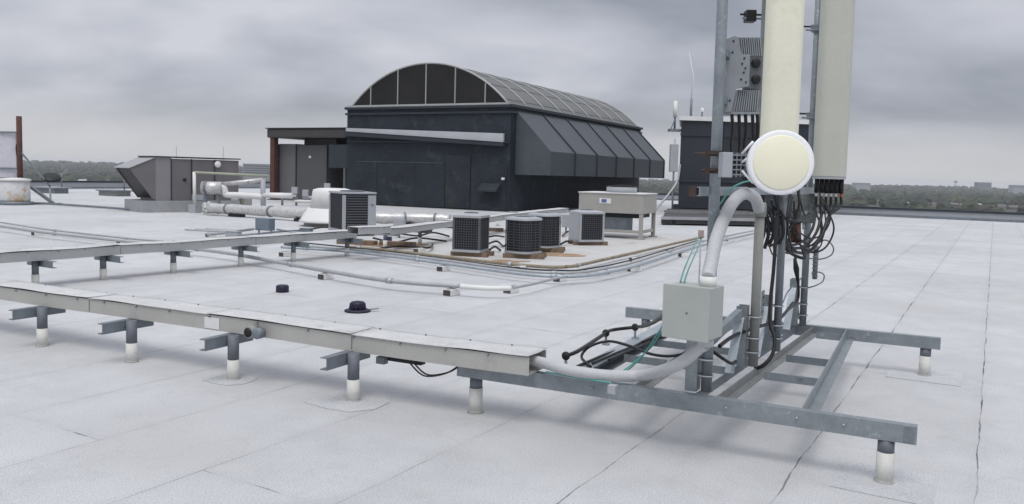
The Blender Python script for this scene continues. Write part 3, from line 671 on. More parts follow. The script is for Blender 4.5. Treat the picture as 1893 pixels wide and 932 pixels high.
# ------------------------------------------------------------------ insulated pipes, pipe rack, fan
def pipes():
    zc = .25
    p = [P(x, y, zc) for x, y in ((384, 384), (470, 389), (560, 395), (620, 399), (700, 403), (770, 404), (832, 406))]
    t = thing('insulated_duct', 'long silver jacketed duct running along the roof behind the white fan', 'duct', Vector((p[2].x, p[2].y, 0)))
    pts = smooth_path(p, 6); rr = [.165 + .012 * math.sin(i * 2.1) for i in range(len(pts))]
    MB().tube(pts, rr, 14).build('jacket', SILV, t)
    MB().blob(p[0], .19, 4, 2, 1).build('end_elbow', SILV, t)
    bb = MB()
    for i in range(3, len(pts) - 1, 5):
        d = (pts[i + 1] - pts[i]).normalized() * .03; bb.tube([pts[i] - d, pts[i] + d], .185, 14)
    bb.build('band', GALVD, t)
    for i in range(4, len(pts), 8): MB().box((pts[i].x, pts[i].y, .05), (.5, .25, .1), -20).build('block', BLACK, t)
    # pipe rack
    D = 29.3
    A = lambda x, y, d=D: at(x, y, d)
    g = lambda x, d=D: Vector((A(x, 340, d).x, d, 0))
    t = thing('pipe_rack', 'white pipe goal-post frame in front of the hooded air unit', 'pipe rack', g(425))
    MB().tube([g(360) + Z * .3, A(359, 318)], .06, 8).build('upright', WHITE, t)
    MB().box(g(360) + Z * .15, (.3, .3, .3), -20).build('block', UNITG, t)
    MB().tube([g(490, D + 1), A(487, 331, D + 1)], .06, 8).build('upright', WHITE, t)
    MB().tube([A(359, 319), A(497, 326, D + 1)], .05, 8).build('crossbar', mat('greenish_pipe', (.34, .36, .28), .6), t)
    D2 = 28.9
    t = thing('jacketed_pump_pipe', 'silver jacketed tank with white elbowed pipes by the pipe rack', 'pipework', g(400, D2))
    MB().tube([A(374, 347, D2), A(411, 348, D2)], .22, 16).build('tank', SILV, t)
    MB().tube([A(379, 347, D2), A(383, 347, D2)], .235, 16).build('band', GALVD, t)
    for x in (380, 404): MB().beam(g(x, D2), A(x, 350, D2), .1, .1).build('leg', GALVD, t)
    MB().tube(smooth_path([A(408, 344, D2), A(414, 347, D2), A(416, 354, D2), A(419, 360, D2), A(440, 361, D2), A(486, 364, D2)], 5), .11, 10).build('lower_pipe', WHITEP, t)
    MB().tube([A(411, 341, D2), A(486, 333, D2)], .08, 8).build('upper_pipe', SILV, t)
    MB().tube([A(486, 331, D2), g(487, D2) + Z * .05], .09, 8).build('riser', UNITG, t)
    MB().tube([A(486, 361, D2), A(540, 362, D2)], .10, 10).build('outlet', WHITEP, t)
    t = thing('low_pipe', 'dull silver pipe lying low behind the long jacketed duct', 'pipe', g(390, 31))
    MB().tube([A(352, 366, 31), A(441, 369, 31)], .13, 10).build('jacket', SILV, t)
    for x in (362, 425): MB().box(g(x, 31) + Z * .13, (.3, .3, .26)).build('block', GALVD, t)
    t = thing('valve_box', 'beige valve box among the pipes by the rack', 'valve box', g(452, 31.5))
    MB().box(g(452, 31.5) + Z * .28, (.4, .4, .56), -20).build('body', TAN, t, bevel=.01); MB().box(g(452, 31.5) + Z * .59, (.46, .46, .06), -20).build('lid', GALVD, t)
    t = thing('valve_set', 'cluster of small grey valves behind the rusty column', 'valves', g(555, 37))
    for i, (x, y, L) in enumerate(((530, 361, 18), (560, 365, 30), (545, 372, 40), (575, 378, 36))):
        MB().tube([A(x, y, 37), A(x + L, y + .5, 37)], .07, 8).build('pipe', UNITG if i % 2 else WHITE, t)
    for x in (522, 548, 580, 600): MB().tube([g(x, 37), A(x, 352 + (x % 7), 37)], .05, 7).build('stem', GALVD, t)
    for x, y in ((545, 352), (565, 357), (605, 345)): MB().box(A(x, y, 37), (.25, .2, .3)).build('actuator', UNITG, t)
    # spun white fan
    c = Vector((at(614, 400, 24.3).x, 24.3, 0)); t = thing('white_roof_fan', 'white flared roof exhaust fan on a square curb', 'exhaust fan', c)
    MB().lathe([(.56, .50), (.60, .52), (.64, .50), (.575, .96), (.55, 1.06), (.40, 1.10), (.1, 1.11)], c, n=36).build('cowl', WHITEP, t)
    MB().lathe([(.62, .49), (.68, .53), (.72, .50), (.90, .20), (.955, .14), (.93, .12), (.6, .14)], c, n=36).build('skirt', WHITEP, t)
    MB().box(c + Z * .06, (1.15, 1.15, .14), -20).build('curb', TAN, t)
pipes()

# ------------------------------------------------------------------ condensers
def square_condenser(name, label, pos, deg, s, h, panel=None, ring=False, rounded=False, group='grille-sided condensers on the white pad'):
    """pos = centre on roof; stands on two timbers .1 high; built in its own axes"""
    pos = Vector((pos.x, pos.y, 0)); t = thing(name, label, 'condenser', pos, deg, group)
    u, v = axes(deg); q = lambda a, b, z: pos + u * a + v * b + Z * z
    z0 = .10; hs = s / 2
    if rounded:
        n = 32
        def se(r, k):
            a = 2 * math.pi * k / n; c, s_ = math.cos(a), math.sin(a); e = .5
            return r * math.copysign(abs(c) ** e, c), r * math.copysign(abs(s_) ** e, s_)
        MB().prism([q(*se(hs - .02, k), z0 + .04) for k in range(n)], Z * (h - .08)).build('coil', COIL, t)
        gb = MB()
        for k in range(n): gb.tube([q(*se(hs, k), z0 + .03), q(*se(hs, k), z0 + h - .02)], .0042, 4, caps=False)
        for i in range(12):
            zz_ = z0 + .05 + (h - .1) * i / 11; gb.tube([q(*se(hs, k), zz_) for k in range(n + 1)], .0042, 4, caps=False)
        gb.build('grille', GRILL, t)
        MB().prism([q(*se(hs + .012, k), z0) for k in range(n)], Z * .04).build('base_pan', UNITG, t)
        vs, fs = [], []
        ri = hs * .72
        for k in range(n):
            x, y = se(hs + .012, k); a = math.atan2(y, x)
            vs += [q(x, y, z0 + h - .03), q(x * .99, y * .99, z0 + h + .015), q(ri * 1.08 * math.cos(a), ri * 1.08 * math.sin(a), z0 + h + .04), q(ri * math.cos(a), ri * math.sin(a), z0 + h + .035), q(ri * math.cos(a), ri * math.sin(a), z0 + h - .06)]
        for k in range(n):
            o, o2 = 5 * k, 5 * ((k + 1) % n)
            for j in range(4): fs.append((o + j, o2 + j, o2 + j + 1, o + j + 1))
        mm = MB(); mm.add(vs, fs, True); mm.build('top_cover', UNITG, t)
        MB().lathe([(ri, 0), (ri, .01)], q(0, 0, z0 + h - .065), n=20).build('fan_well', BLACK, t)
        gd = MB()
        for r_ in (.3, .55, .8, 1.0): gd.tube([q(ri * r_ * math.cos(a * math.pi / 12), ri * r_ * math.sin(a * math.pi / 12), z0 + h + .03) for a in range(25)], .005, 4, caps=False)
        for a in range(6): gd.beam(q(-ri * math.cos(a * math.pi / 6), -ri * math.sin(a * math.pi / 6), z0 + h + .03), q(ri * math.cos(a * math.pi / 6), ri * math.sin(a * math.pi / 6), z0 + h + .03), .006, .006)
        gd.build('fan_guard', BLACK, t)
    else:
        MB().box(q(0, 0, z0 + h / 2), (s - .04, s - .04, h - .08), deg).build('coil', COIL, t)
        gb = MB(); n = 11
        for k in range(n):
            w = -hs + .02 + (s - .04) * k / (n - 1)
            for a, b in ((w, -hs), (w, hs), (hs, w), (-hs, w)): gb.beam(q(a, b, z0 + .03), q(a, b, z0 + h - .03), .007, .007)
        for i in range(13):
            zz_ = z0 + .06 + (h - .12) * i / 12
            for b in (-hs, hs): gb.beam(q(-hs + .01, b, zz_), q(hs - .01, b, zz_), .007, .007); gb.beam(q(b, -hs + .01, zz_), q(b, hs - .01, zz_), .007, .007)
        gb.build('grille', GRILL, t)
        for a in (-1, 1):
            for b in (-1, 1): MB().box(q(a * (hs - .012), b * (hs - .012), z0 + h / 2), (.045, .045, h), deg).build('corner_post', UNITG if panel else GRILL, t)
        MB().box(q(0, 0, z0 + .015), (s + .03, s + .03, .05), deg).build('base_pan', UNITG, t)
        if panel: MB().box(q(-hs - .008, 0, z0 + h / 2), (.03, s - .06, h - .05), deg).build('side_panel', UNITG, t)
        vs = [q(a * (hs + .02), b * (hs + .02), z0 + h - .03) for a, b in ((-1, -1), (1, -1), (1, 1), (-1, 1))] + [q(a * (hs + .02), b * (hs + .02), z0 + h + .015) for a, b in ((-1, -1), (1, -1), (1, 1), (-1, 1))] + [q(a * hs * .6, b * hs * .6, z0 + h + .055) for a, b in ((-1, -1), (1, -1), (1, 1), (-1, 1))]
        MB().add(vs, [(3, 2, 1, 0), (0, 1, 5, 4), (1, 2, 6, 5), (2, 3, 7, 6), (3, 0, 4, 7), (4, 5, 9, 8), (5, 6, 10, 9), (6, 7, 11, 10), (7, 4, 8, 11), (8, 9, 10, 11)]).build('lid', UNITG, t)
        MB().lathe([(hs * .55, 0), (hs * .5, .02), (.04, .03)], q(0, 0, z0 + h + .05), n=20).build('fan_guard', GRILL, t)
    return t
def timbers(pos, deg, s, labels, w=.12):
    u, v = axes(deg)
    for k, (b, lb) in enumerate(zip((-.3, .3), labels)):
        c = Vector((pos.x, pos.y, 0)) + v * (b * s) + u * .04
        o = MB().box(c + Z * .048, (s * 1.28, w, .09), deg + (3 if k else -2)).build('timber_sleeper', WOOD, bevel=.006)
        tag(o, lb, 'timber', 'timber sleepers under the condensers')
c1 = P(868, 476) + Vector((.0, .36, 0)); square_condenser('condenser_unit', 'square grille condenser with a peaked pale lid, left of the round-cornered pair', c1, -16, .555, .70)
timbers(c1, -16, .6, ('front timber under the square peaked-lid condenser', 'rear timber under the square peaked-lid condenser'))
c2 = P(967, 480) + Vector((0, .40, 0)); square_condenser('condenser_unit', 'round-cornered condenser with an open top fan, front one of the pair', c2, -39, .60, .68, rounded=True)
timbers(c2, -8, .64, ('front timber under the front round-cornered condenser', 'rear timber under the front round-cornered condenser'))
c3 = Vector((at(1006, 430, 17.95).x, 17.95, 0)); square_condenser('condenser_unit', 'round-cornered condenser half hidden behind the front one of the pair', c3, -39, .60, .70, rounded=True)
timbers(c3, -8, .64, ('front timber under the half hidden condenser', 'rear timber under the half hidden condenser'))
c4 = P(1086, 455) + Vector((0, .42, 0)); square_condenser('condenser_unit', 'square condenser with a plain grey side panel, nearest the tan unit', c4, 20, .62, .68, panel=True)
timbers(c4, 14, .66, ('front timber under the condenser nearest the tan unit', 'rear timber under the condenser nearest the tan unit'))

def tan_unit():
    c = P(1187, 444); deg = -24; u, v = axes(deg); q = lambda a, b, z: Vector((c.x, c.y, 0)) + u * a + v * b + Z * z
    t = thing('tan_condenser', 'tan box condenser raised on legs with a round fan on top', 'condenser', q(-.85, .6, 0))
    Wd, Dp, z0, z1 = 1.80, 1.40, .68, 1.20
    MB().box(q(-Wd / 2, Dp / 2, (z0 + z1) / 2), (Wd, Dp, z1 - z0), deg).build('body', TAN, t, bevel=.01)
    MB().box(q(-Wd / 2, Dp / 2, z1 + .012), (Wd + .04, Dp + .04, .024), deg).build('top_panel', WHITEP, t)
    for a, b in ((-.06, .05), (-Wd + .06, .05), (-.06, Dp - .05), (-Wd + .06, Dp - .05)):
        l = MB().box(q(a, b, z0 / 2), (.1, .07, z0), deg).build('leg', TAN, t)
        MB().box(q(a, b, .02), (.2, .16, .04), deg).build('foot', CURB, l)
    MB().box(q(-Wd / 2, Dp / 2, .62), (Wd - .3, Dp - .3, .12), deg).build('coil', COIL, t)
    MB().box(q(-Wd / 2 - .05, .5, .36), (.9, .6, .42), deg).build('compressor_box', GALVD, t)
    MB().box(q(-Wd / 2 + .03, .06, .2), (Wd - .18, .05, .08), deg).build('lower_rail', TAN, t)
    MB().box(q(-.06, Dp / 2, .2), (.05, Dp - .2, .08), deg).build('lower_rail', TAN, t)
    MB().lathe([(.42, 0), (.42, .14), (.38, .15), (.36, .05)], q(-Wd * .45, Dp / 2, z1 + .024), n=28).build('fan_shroud', UNITG, t)
    g = MB()
    for r_ in (.12, .24, .36, .42): g.tube([q(-Wd * .45, Dp / 2, z1 + .19) + Vector((r_ * math.cos(k * math.pi / 12), r_ * math.sin(k * math.pi / 12), .05 * (1 - r_ / .42))) for k in range(25)], .01, 5, caps=False)
    for k in range(4): g.beam(q(-Wd * .45, Dp / 2, z1 + .19) - Vector((.42 * math.cos(k * .785), .42 * math.sin(k * .785), 0)), q(-Wd * .45, Dp / 2, z1 + .19) + Vector((.42 * math.cos(k * .785), .42 * math.sin(k * .785), 0)), .02, .03)
    g.build('fan_guard', BLACK, t)
    MB().box(q(-Wd + .75, -.006, 1.0), (.32, .012, .14), deg).build('sticker', WHITE, t)
    MB().box(q(-Wd + .72, -.014, 1.0), (.14, .008, .09), deg).build('sticker_mark', mat('blue_print', (.08, .14, .3), .5), t)
tan_unit()

def louvre_unit():
    p = P(634, 437); deg = 32; u, v = axes(deg); q = lambda a, b, z: Vector((p.x, p.y, 0)) + u * a + v * b + Z * z
    t = thing('louvred_condenser', 'boxy condenser with dark louvred coils in pale grey frames beside the white fan', 'condenser', q(.4, .5, 0))
    Wd, Dp, z0, z1 = .86, 1.03, .12, 1.06
    MB().box(q(Wd / 2, Dp / 2, (z0 + z1) / 2), (Wd - .04, Dp - .04, z1 - z0), deg).build('coil', COIL, t)
    MB().box(q(Wd / 2, Dp / 2, z1 + .015), (Wd + .03, Dp + .03, .05), deg).build('top_cover', UNITG, t, bevel=.008)
    MB().box(q(Wd / 2, Dp / 2, z0 - .01), (Wd + .02, Dp + .02, .1), deg).build('base_pan', UNITG, t)
    for a, b in ((.03, .03), (.03, Dp - .03), (Wd - .03, Dp - .03)): MB().box(q(a, b, (z0 + z1) / 2), (.07, .07, z1 - z0 - .08), deg).build('corner_post', UNITG, t)
    MB().box(q(Wd - .105, .02, (z0 + z1) / 2), (.21, .07, z1 - z0 - .08), deg).build('access_panel', UNITG, t)
    lv = MB()
    for k in range(13): lv.box(q(.36, .012, z0 + .1 + k * .065), (.56, .03, .028), deg)
    lv.build('louvre', GRILL, t)
    MB().box(q(Wd - .1, -.02, .78), (.07, .01, .04), deg).build('badge', GALVD, t)
    for a in (.1, Wd - .1): MB().box(q(a, Dp / 2, .035), (.1, Dp + .1, .07), deg).build('rail', WOOD, t)
    MB().lathe([(.32, 0), (.30, .03), (.05, .04)], q(Wd / 2, Dp / 2, z1 + .04), n=20).build('fan_guard', GRILL, t)
louvre_unit()

def small_box():
    p = P(490, 434); u, v = axes(-20); q = lambda a, b, z: Vector((p.x, p.y, 0)) + u * a + v * b + Z * z
    t = thing('blue_grey_junction_box', 'blue grey junction box on short stand behind the middle tray', 'junction box', p)
    MB().box(q(0, 0, .26), (.44, .2, .3), -20).build('body', BLUEG, t, bevel=.008); MB().box(q(0, -.11, .26), (.40, .02, .26), -20).build('cover', BLUEG, t)
    for a in (-.18, .18): MB().tube([q(a, 0, 0), q(a, 0, .12)], .02, 6).build('leg', GALVD, t)
    for i, (k, lb) in enumerate(((-.3, 'upper grey conduit leading left from the blue grey box'), (-.55, 'middle grey conduit leading left from the blue grey box'), (-.8, 'lower grey conduit leading left from the blue grey box'))):
        pts = [q(-.15, k * .5, .16), q(-.6, k, .10), q(-1.5 - .1 * i, k - .05, .09)]
        tag(MB().tube(smooth_path(pts, 5), .022, 7).build('conduit_stub', CONDG), lb, 'conduit', 'conduits beside the blue grey box')
small_box()
def stub_runs():
    runs = [([(384, 434), (420, 430), (468, 424)], .03, CONDG, 'grey conduit climbing to the left side of the blue grey box'),
            ([(398, 441), (450, 436), (508, 429), (560, 426)], .024, GALVD, 'dark conduit passing under the blue grey box towards the fan'),
            ([(408, 445), (470, 440), (540, 433), (610, 429)], .028, CONDG, 'grey conduit behind the middle tray running to the louvred condenser'),
            ([(512, 424), (545, 430), (590, 437), (640, 441)], .022, GALVD, 'dark conduit from the blue grey box down to the tray end'),
            ([(440, 446), (500, 443), (560, 439)], .02, CABLE, 'thin black line lying behind the middle tray')]
    for pxs, r_, m, lb in runs:
        tag(MB().tube(smooth_path([P(x, y, .10) for x, y in pxs], 6), r_, 8).build('conduit_run', m), lb, 'conduit', 'conduits beside the blue grey box')
    for (x, y, w, lb) in ((566, 434, .3, 'small dark connector box on the roof in front of the white fan'), (548, 442, .22, 'tiny dark connector box behind the middle tray'), (432, 441, .34, 'grey conduit body on the roof left of the blue grey box')):
        p = P(x, y); t = thing('pull_box', lb, 'electrical box', p, 0)
        MB().box(p + Z * .09, (w, .16, .14), -20).build('body', GALVD if w < .33 else UNITG, t, bevel=.01); MB().box(p + Z * .165, (w + .02, .18, .012), -20).build('lid', GALVL, t)
stub_runs()

# ------------------------------------------------------------------ coated pad under the condensers
def pad():
    m = mat('white_coating_with_rust', (.50, .495, .48), .8, 0, .1, 1.5, .1, 120, stain=(.33, .27, .20), stain_amt=.30, stain_scale=.8)
    pts = [RF(a, b, .004) for a, b in ((-10.9, 12.75), (-7.2, 12.62), (-6.75, 12.75), (-6.55, 13.2), (-6.6, 22.5), (-13.2, 24.5))]
    o = MB().add(pts, [tuple(range(len(pts)))]).build('roof_pad', m); o['kind'] = 'structure'
    t = m.node_tree
pad()
def rust_stain():
    m = mat('brown_rust_wash', (.33, .22, .13), .9, 0, .3, 3, .1, 60, stain=(.56, .54, .51), stain_amt=.3, stain_scale=2.0)
    for c, r_, lb in ((P(1040, 472), .5, 1), (P(935, 484), .35, 2), (P(720, 452), .9, 3)):
        n = 28; rnd = random.Random(lb); pts = []
        for k in range(n):
            a = 2 * math.pi * k / n; rr = r_ * (.7 + .5 * noise.noise(Vector((math.cos(a) * 1.3, math.sin(a) * 1.3, lb))))
            pts.append(Vector((c.x + 1.6 * rr * math.cos(a), c.y + rr * math.sin(a), .008)))
        o = MB().add(pts, [tuple(range(n))]).build('rust_stain', m); o['kind'] = 'structure'
rust_stain()

# ------------------------------------------------------------------ conduits lying on blocks
def block_proto():
    t = thing('conduit_block', 'x', 'support block', (0, 0, 0), 0, 'conduit support blocks on the roof')
    MB().box((0, 0, .045), (.22, .13, .085)).build('foam_block', WHITE, t, bevel=.006)
    MB().box((-.1135, 0, .045), (.007, .115, .072)).build('end_cap', mat('dark_block_end', (.07, .06, .06), .8), t)
    MB().box((0, 0, .094), (.20, .045, .012)).build('strut', GALVL, t)
    return t
BLK = block_proto()
BLOCKS = [((70, 435), 'block under the twin conduits, leftmost on the roof', 58), ((228, 452), 'block under the twin conduits just left of the middle tray', 58),
          ((603, 516), 'block under the long conduit between the middle tray and the small drain', 58), ((835, 546), 'block near the white end of the long conduit', 58),
          ((945, 541), 'block at the white elbow of the long conduit', 58), ((1035, 520), 'block where the branch conduit meets the bundle corner', 58),
          ((390, 438), 'block left of the blue grey box behind the middle tray', 58), ((528, 474), 'block under the conduit bundle behind the middle tray post', 58),
          ((820, 501), 'block under the front conduit below the square peaked-lid condenser', 58), ((963, 501), 'block in the bundle below the front round-cornered condenser', 58),
          ((1093, 505), 'block just past the bend of the conduit bundle', 20), ((1173, 502), 'outer block past the bend, right of the concrete edge', 20),
          ((1175, 484), 'inner block past the bend beside the rusty pipe', 20), ((1241, 467), 'block halfway along the bundle towards the masts', 20),
          ((1265, 475), 'outer block halfway along the bundle towards the masts', 20), ((775, 467), 'block under the far tray post left of the peaked-lid condenser', 58),
          ((598, 438), 'left of two blocks between the blue grey box and the louvred condenser', 58), ((1350, 446), 'block on the bundle seen behind the conduit post', 20)]
for i, ((x, y), lb, dg) in enumerate(BLOCKS):
    p = P(x, y); p.z = 0
    lb = 'white foam ' + lb
    if i == 0: BLK.location = p; BLK.rotation_euler = (0, 0, R(dg)); BLK['label'] = lb
    else: dup(BLK, p, dg, lb)

def conduit(name, label, pxs, z, r, m, coup=None, cat='conduit', group='conduits running over the roof', n=8, off=0.0):
    pts = [P(x, y, z) for x, y in pxs]
    sp = smooth_path(pts, n)
    t = thing(name, label, cat, Vector((sp[len(sp) // 2].x, sp[len(sp) // 2].y, 0)), 0, group)
    MB().tube(sp, r, 9).build('pipe', m, t)
    if coup:
        for i in range(4, len(sp) - 3, coup):
            d = (sp[i + 1] - sp[i]).normalized() * .05; MB().tube([sp[i] - d, sp[i] + d], r * 1.3, 9).build('coupling', GALVL, t)
    return t
conduit('roof_conduit', 'long grey conduit passing under the middle tray and sagging towards the drains', [(-60, 413), (0, 418), (85, 430), (240, 447), (400, 465), (500, 482), (600, 500), (720, 519), (850, 529)], .135, .032, CONDG, 13)
conduit('roof_conduit', 'thin grey conduit beside the long one at the left', [(-60, 406), (0, 411), (85, 424), (240, 441), (300, 446)], .135, .022, CONDG, 13)
conduit('roof_conduit', 'white conduit end with a fitting above the front drain', [(851, 529.5), (900, 533), (945, 533)], .137, .034, WHITE)
conduit('roof_conduit', 'short grey branch conduit from the white elbow to the bundle corner', [(948, 532), (985, 525), (1035, 513), (1075, 507)], .13, .02, CONDG)
conduit('roof_conduit', 'front grey conduit of the bundle bending round the pad corner', [(520, 457), (620, 463), (700, 471), (820, 487), (960, 506), (1040, 511), (1090, 509), (1130, 502), (1180, 490), (1300, 453), (1400, 430)], .125, .027, GALVL, 17)
conduit('roof_conduit', 'second grey conduit of the bundle bending round the pad corner', [(540, 453), (620, 459), (700, 466), (820, 481), (960, 500), (1040, 504.5), (1085, 502), (1125, 495), (1175, 484), (1300, 446), (1400, 425)], .125, .024, CONDG, 17)
conduit('roof_conduit', 'thin black cable run between the bundle conduits', [(560, 449), (700, 463), (820, 478.5), (960, 496), (1040, 500), (1080, 498), (1170, 480), (1290, 444)], .11, .014, CABLE)
conduit('gas_pipe', 'rusty yellowish gas pipe edging the condenser pad', [(640, 456), (700, 461), (820, 474.5), (930, 487), (1010, 493.5), (1050, 493), (1085, 487), (1200, 461), (1300, 438)], .09, .03, RUSTP, 21, 'pipe')
conduit('roof_conduit', 'dark conduit lying in front of the hooded air unit', [(98, 377), (160, 381), (230, 386), (262, 388)], .06, .04, GALVD, None)

def clutter():
    rnd = random.Random(5)
    lines = [((826, 446), (770, 440), (730, 448), (690, 440)), ((900, 452), (918, 446), (930, 455), (936, 452)), ((896, 440), (915, 436), (932, 438)), ((1036, 452), (1048, 446), (1056, 450)), ((800, 452), (790, 458), (740, 455), (700, 460)),
             ((905, 462), (915, 456), (925, 463)), ((1040, 436), (1050, 428), (1058, 434)), ((1225, 408), (1245, 400), (1262, 404)), ((830, 437), (800, 430), (770, 436), (720, 428)), ((560, 428), (600, 420), (640, 428))]
    lab = ['black hose from the square condenser towards the far tray', 'black hose kinked between the square and front round condensers', 'black line high between the square and front round condensers', 'looped black line beside the grey-panelled condenser', 'black hose wandering along the rusty pad edge', 'short black hose on the pad left of the front round condenser', 'black lines rising behind the grey-panelled condenser', 'black hose beside the dark platform', 'black hose under the far tray behind the square condenser', 'black hose in front of the white fan curb']
    for i, (ps, lb) in enumerate(zip(lines, lab)):
        pts = [P(x, y, .05 + .05 * (k % 2)) for k, (x, y) in enumerate(ps)]
        tag(MB().tube(smooth_path(pts, 6), .024, 6).build('refrigerant_hose', CABLE), lb, 'hose', 'black hoses around the condensers')
    for (x, y, w, lb) in ((916, 428, .42, 'loose brown timber block behind the gap between condensers'), (660, 452, .9, 'weathered plank on the roof under the tray end'), (735, 455, .8, 'weathered plank beside the far tray post')):
        p = P(x, y); tag(MB().box(p + Z * .05, (w, .22, .1), -15).build('timber_block', WOOD, bevel=.006), lb, 'timber')
    p = P(718, 447); tag(MB().box(p + Z * .06, (.14, .12, .12), -10).build('blue_fitting_box', mat('deep_blue_plastic', (.02, .025, .09), .5), bevel=.01), 'small deep blue box on the roof under the far tray', 'box')
    p = P(738, 440); t = thing('disconnect_box', 'grey disconnect box on a stake under the far tray', 'electrical box', p)
    MB().box(p + Z * .3, (.28, .14, .34), -20).build('body', UNITG, t, bevel=.008); MB().tube([p, p + Z * .14], .025, 6).build('stake', GALVD, t)
    for (x, y, lb) in ((948, 425, 'grey disconnect box behind the front round-cornered condenser'), (1046, 432, 'pale electrical box just left of the grey-panelled condenser')):
        p = P(x, y); t = thing('disconnect_box', lb, 'electrical box', p)
        MB().box(p + Z * .36, (.24, .14, .36), -20).build('body', UNITG, t, bevel=.008); MB().tube([p, p + Z * .2], .025, 6).build('stake', GALVD, t)
clutter()

# ------------------------------------------------------------------ drains
def drain(x, y, s, label, flange):
    p = P(x, y); p.z = 0; t = thing('roof_drain', label, 'roof drain', p)
    if flange: MB().lathe([(.15 * s, 0), (.155 * s, .018), (.12 * s, .03), (.09 * s, .032)], p, n=24).build('flange', VENTB, t)
    MB().lathe([(.095 * s, .02), (.088 * s, .09 * s), (.075 * s, .115 * s), (.03 * s, .125 * s)] if flange else [(.085 * s, 0), (.09 * s, .01), (.088 * s, .085 * s), (.07 * s, .1 * s)], p, n=20).build('dome', VENTB, t)
    if flange:
        rb = MB()
        for k in range(12):
            a = 2 * math.pi * k / 12; d = Vector((math.cos(a), math.sin(a), 0)); rb.beam(p + d * .096 * s + Z * .03, p + d * .085 * s + Z * .10 * s, .012, .012)
        rb.build('cage_rib', VENTB, t)
        MB().beam(p + Vector((.12, .03, .02)), p + Vector((.24, .05, .035)), .03, .01).build('strainer_tab', GALVD, t)
drain(661, 576, 1.0, 'domed indigo roof drain with a flange in front of the near tray', True)
drain(522, 540, .95, 'small indigo roof drain stub further back', False)

# ------------------------------------------------------------------ cable trays
def patch_poly(c, r, deg, n=8, z=.005, th=.004, seed=0):
    rnd = random.Random(seed); u, v = axes(deg); pts = []
    for k in range(n):
        a = 2 * math.pi * (k + .5) / n; m_ = 1 / max(abs(math.cos(a)), abs(math.sin(a)), .75)
        pts.append(c + u * (r * m_ * math.cos(a) * rnd.uniform(.92, 1.05)) + v * (r * m_ * math.sin(a) * rnd.uniform(.92, 1.05)) + Z * z)
    return pts
def support(p, deg, label, group, arm0, arm1, h=.25, patch=None, arm_dir=1, dark=.11):
    """post with a dark collar over a white sealed foot and a channel arm across the top"""
    p = Vector((p.x, p.y, 0)); t = thing('tray_support', label, 'tray support', p, deg, group); u, v = axes(deg)
    hp = h + .097
    MB().tube([p, p + Z * .16], .047, 16).build('foot_sleeve', POSTW, t)
    MB().tube([p + Z * .16, p + Z * hp], .043, 16).build('post', POSTD, t)
    MB().lathe([(.056, 0), (.052, .008), (.048, .014)], p, n=16).build('sealant_ring', SEAL, t)
    o_ = -u * (.074 * arm_dir) + Z * (h + .055)
    MB().channel(p + v * arm0 + o_, p + v * arm1 + o_, .06, .088, .007, side=arm_dir).build('arm', GALVD, t)
    if patch: MB().prism(patch_poly(p, patch, deg, 9, .001, seed=3), Z * .004).build('flashing_patch', PATCH, t)
    return t
TZ0 = .352
near = [(-8.2, None, 'support under the near tray at the left frame edge'), (-7.05, None, 'second support from the left under the near tray'), (-5.89, None, 'support under the near tray left of the round fitting'),
        (-4.75, .17, 'support under the near tray below the round fitting'), (-3.60, .26, 'support under the near tray with a white patch round its foot')]
for a, pt, lb in near:
    support(FF(a, 4.765), -26.4, 'grey and white ' + lb, 'near tray supports', -.24, .26, .25, pt)

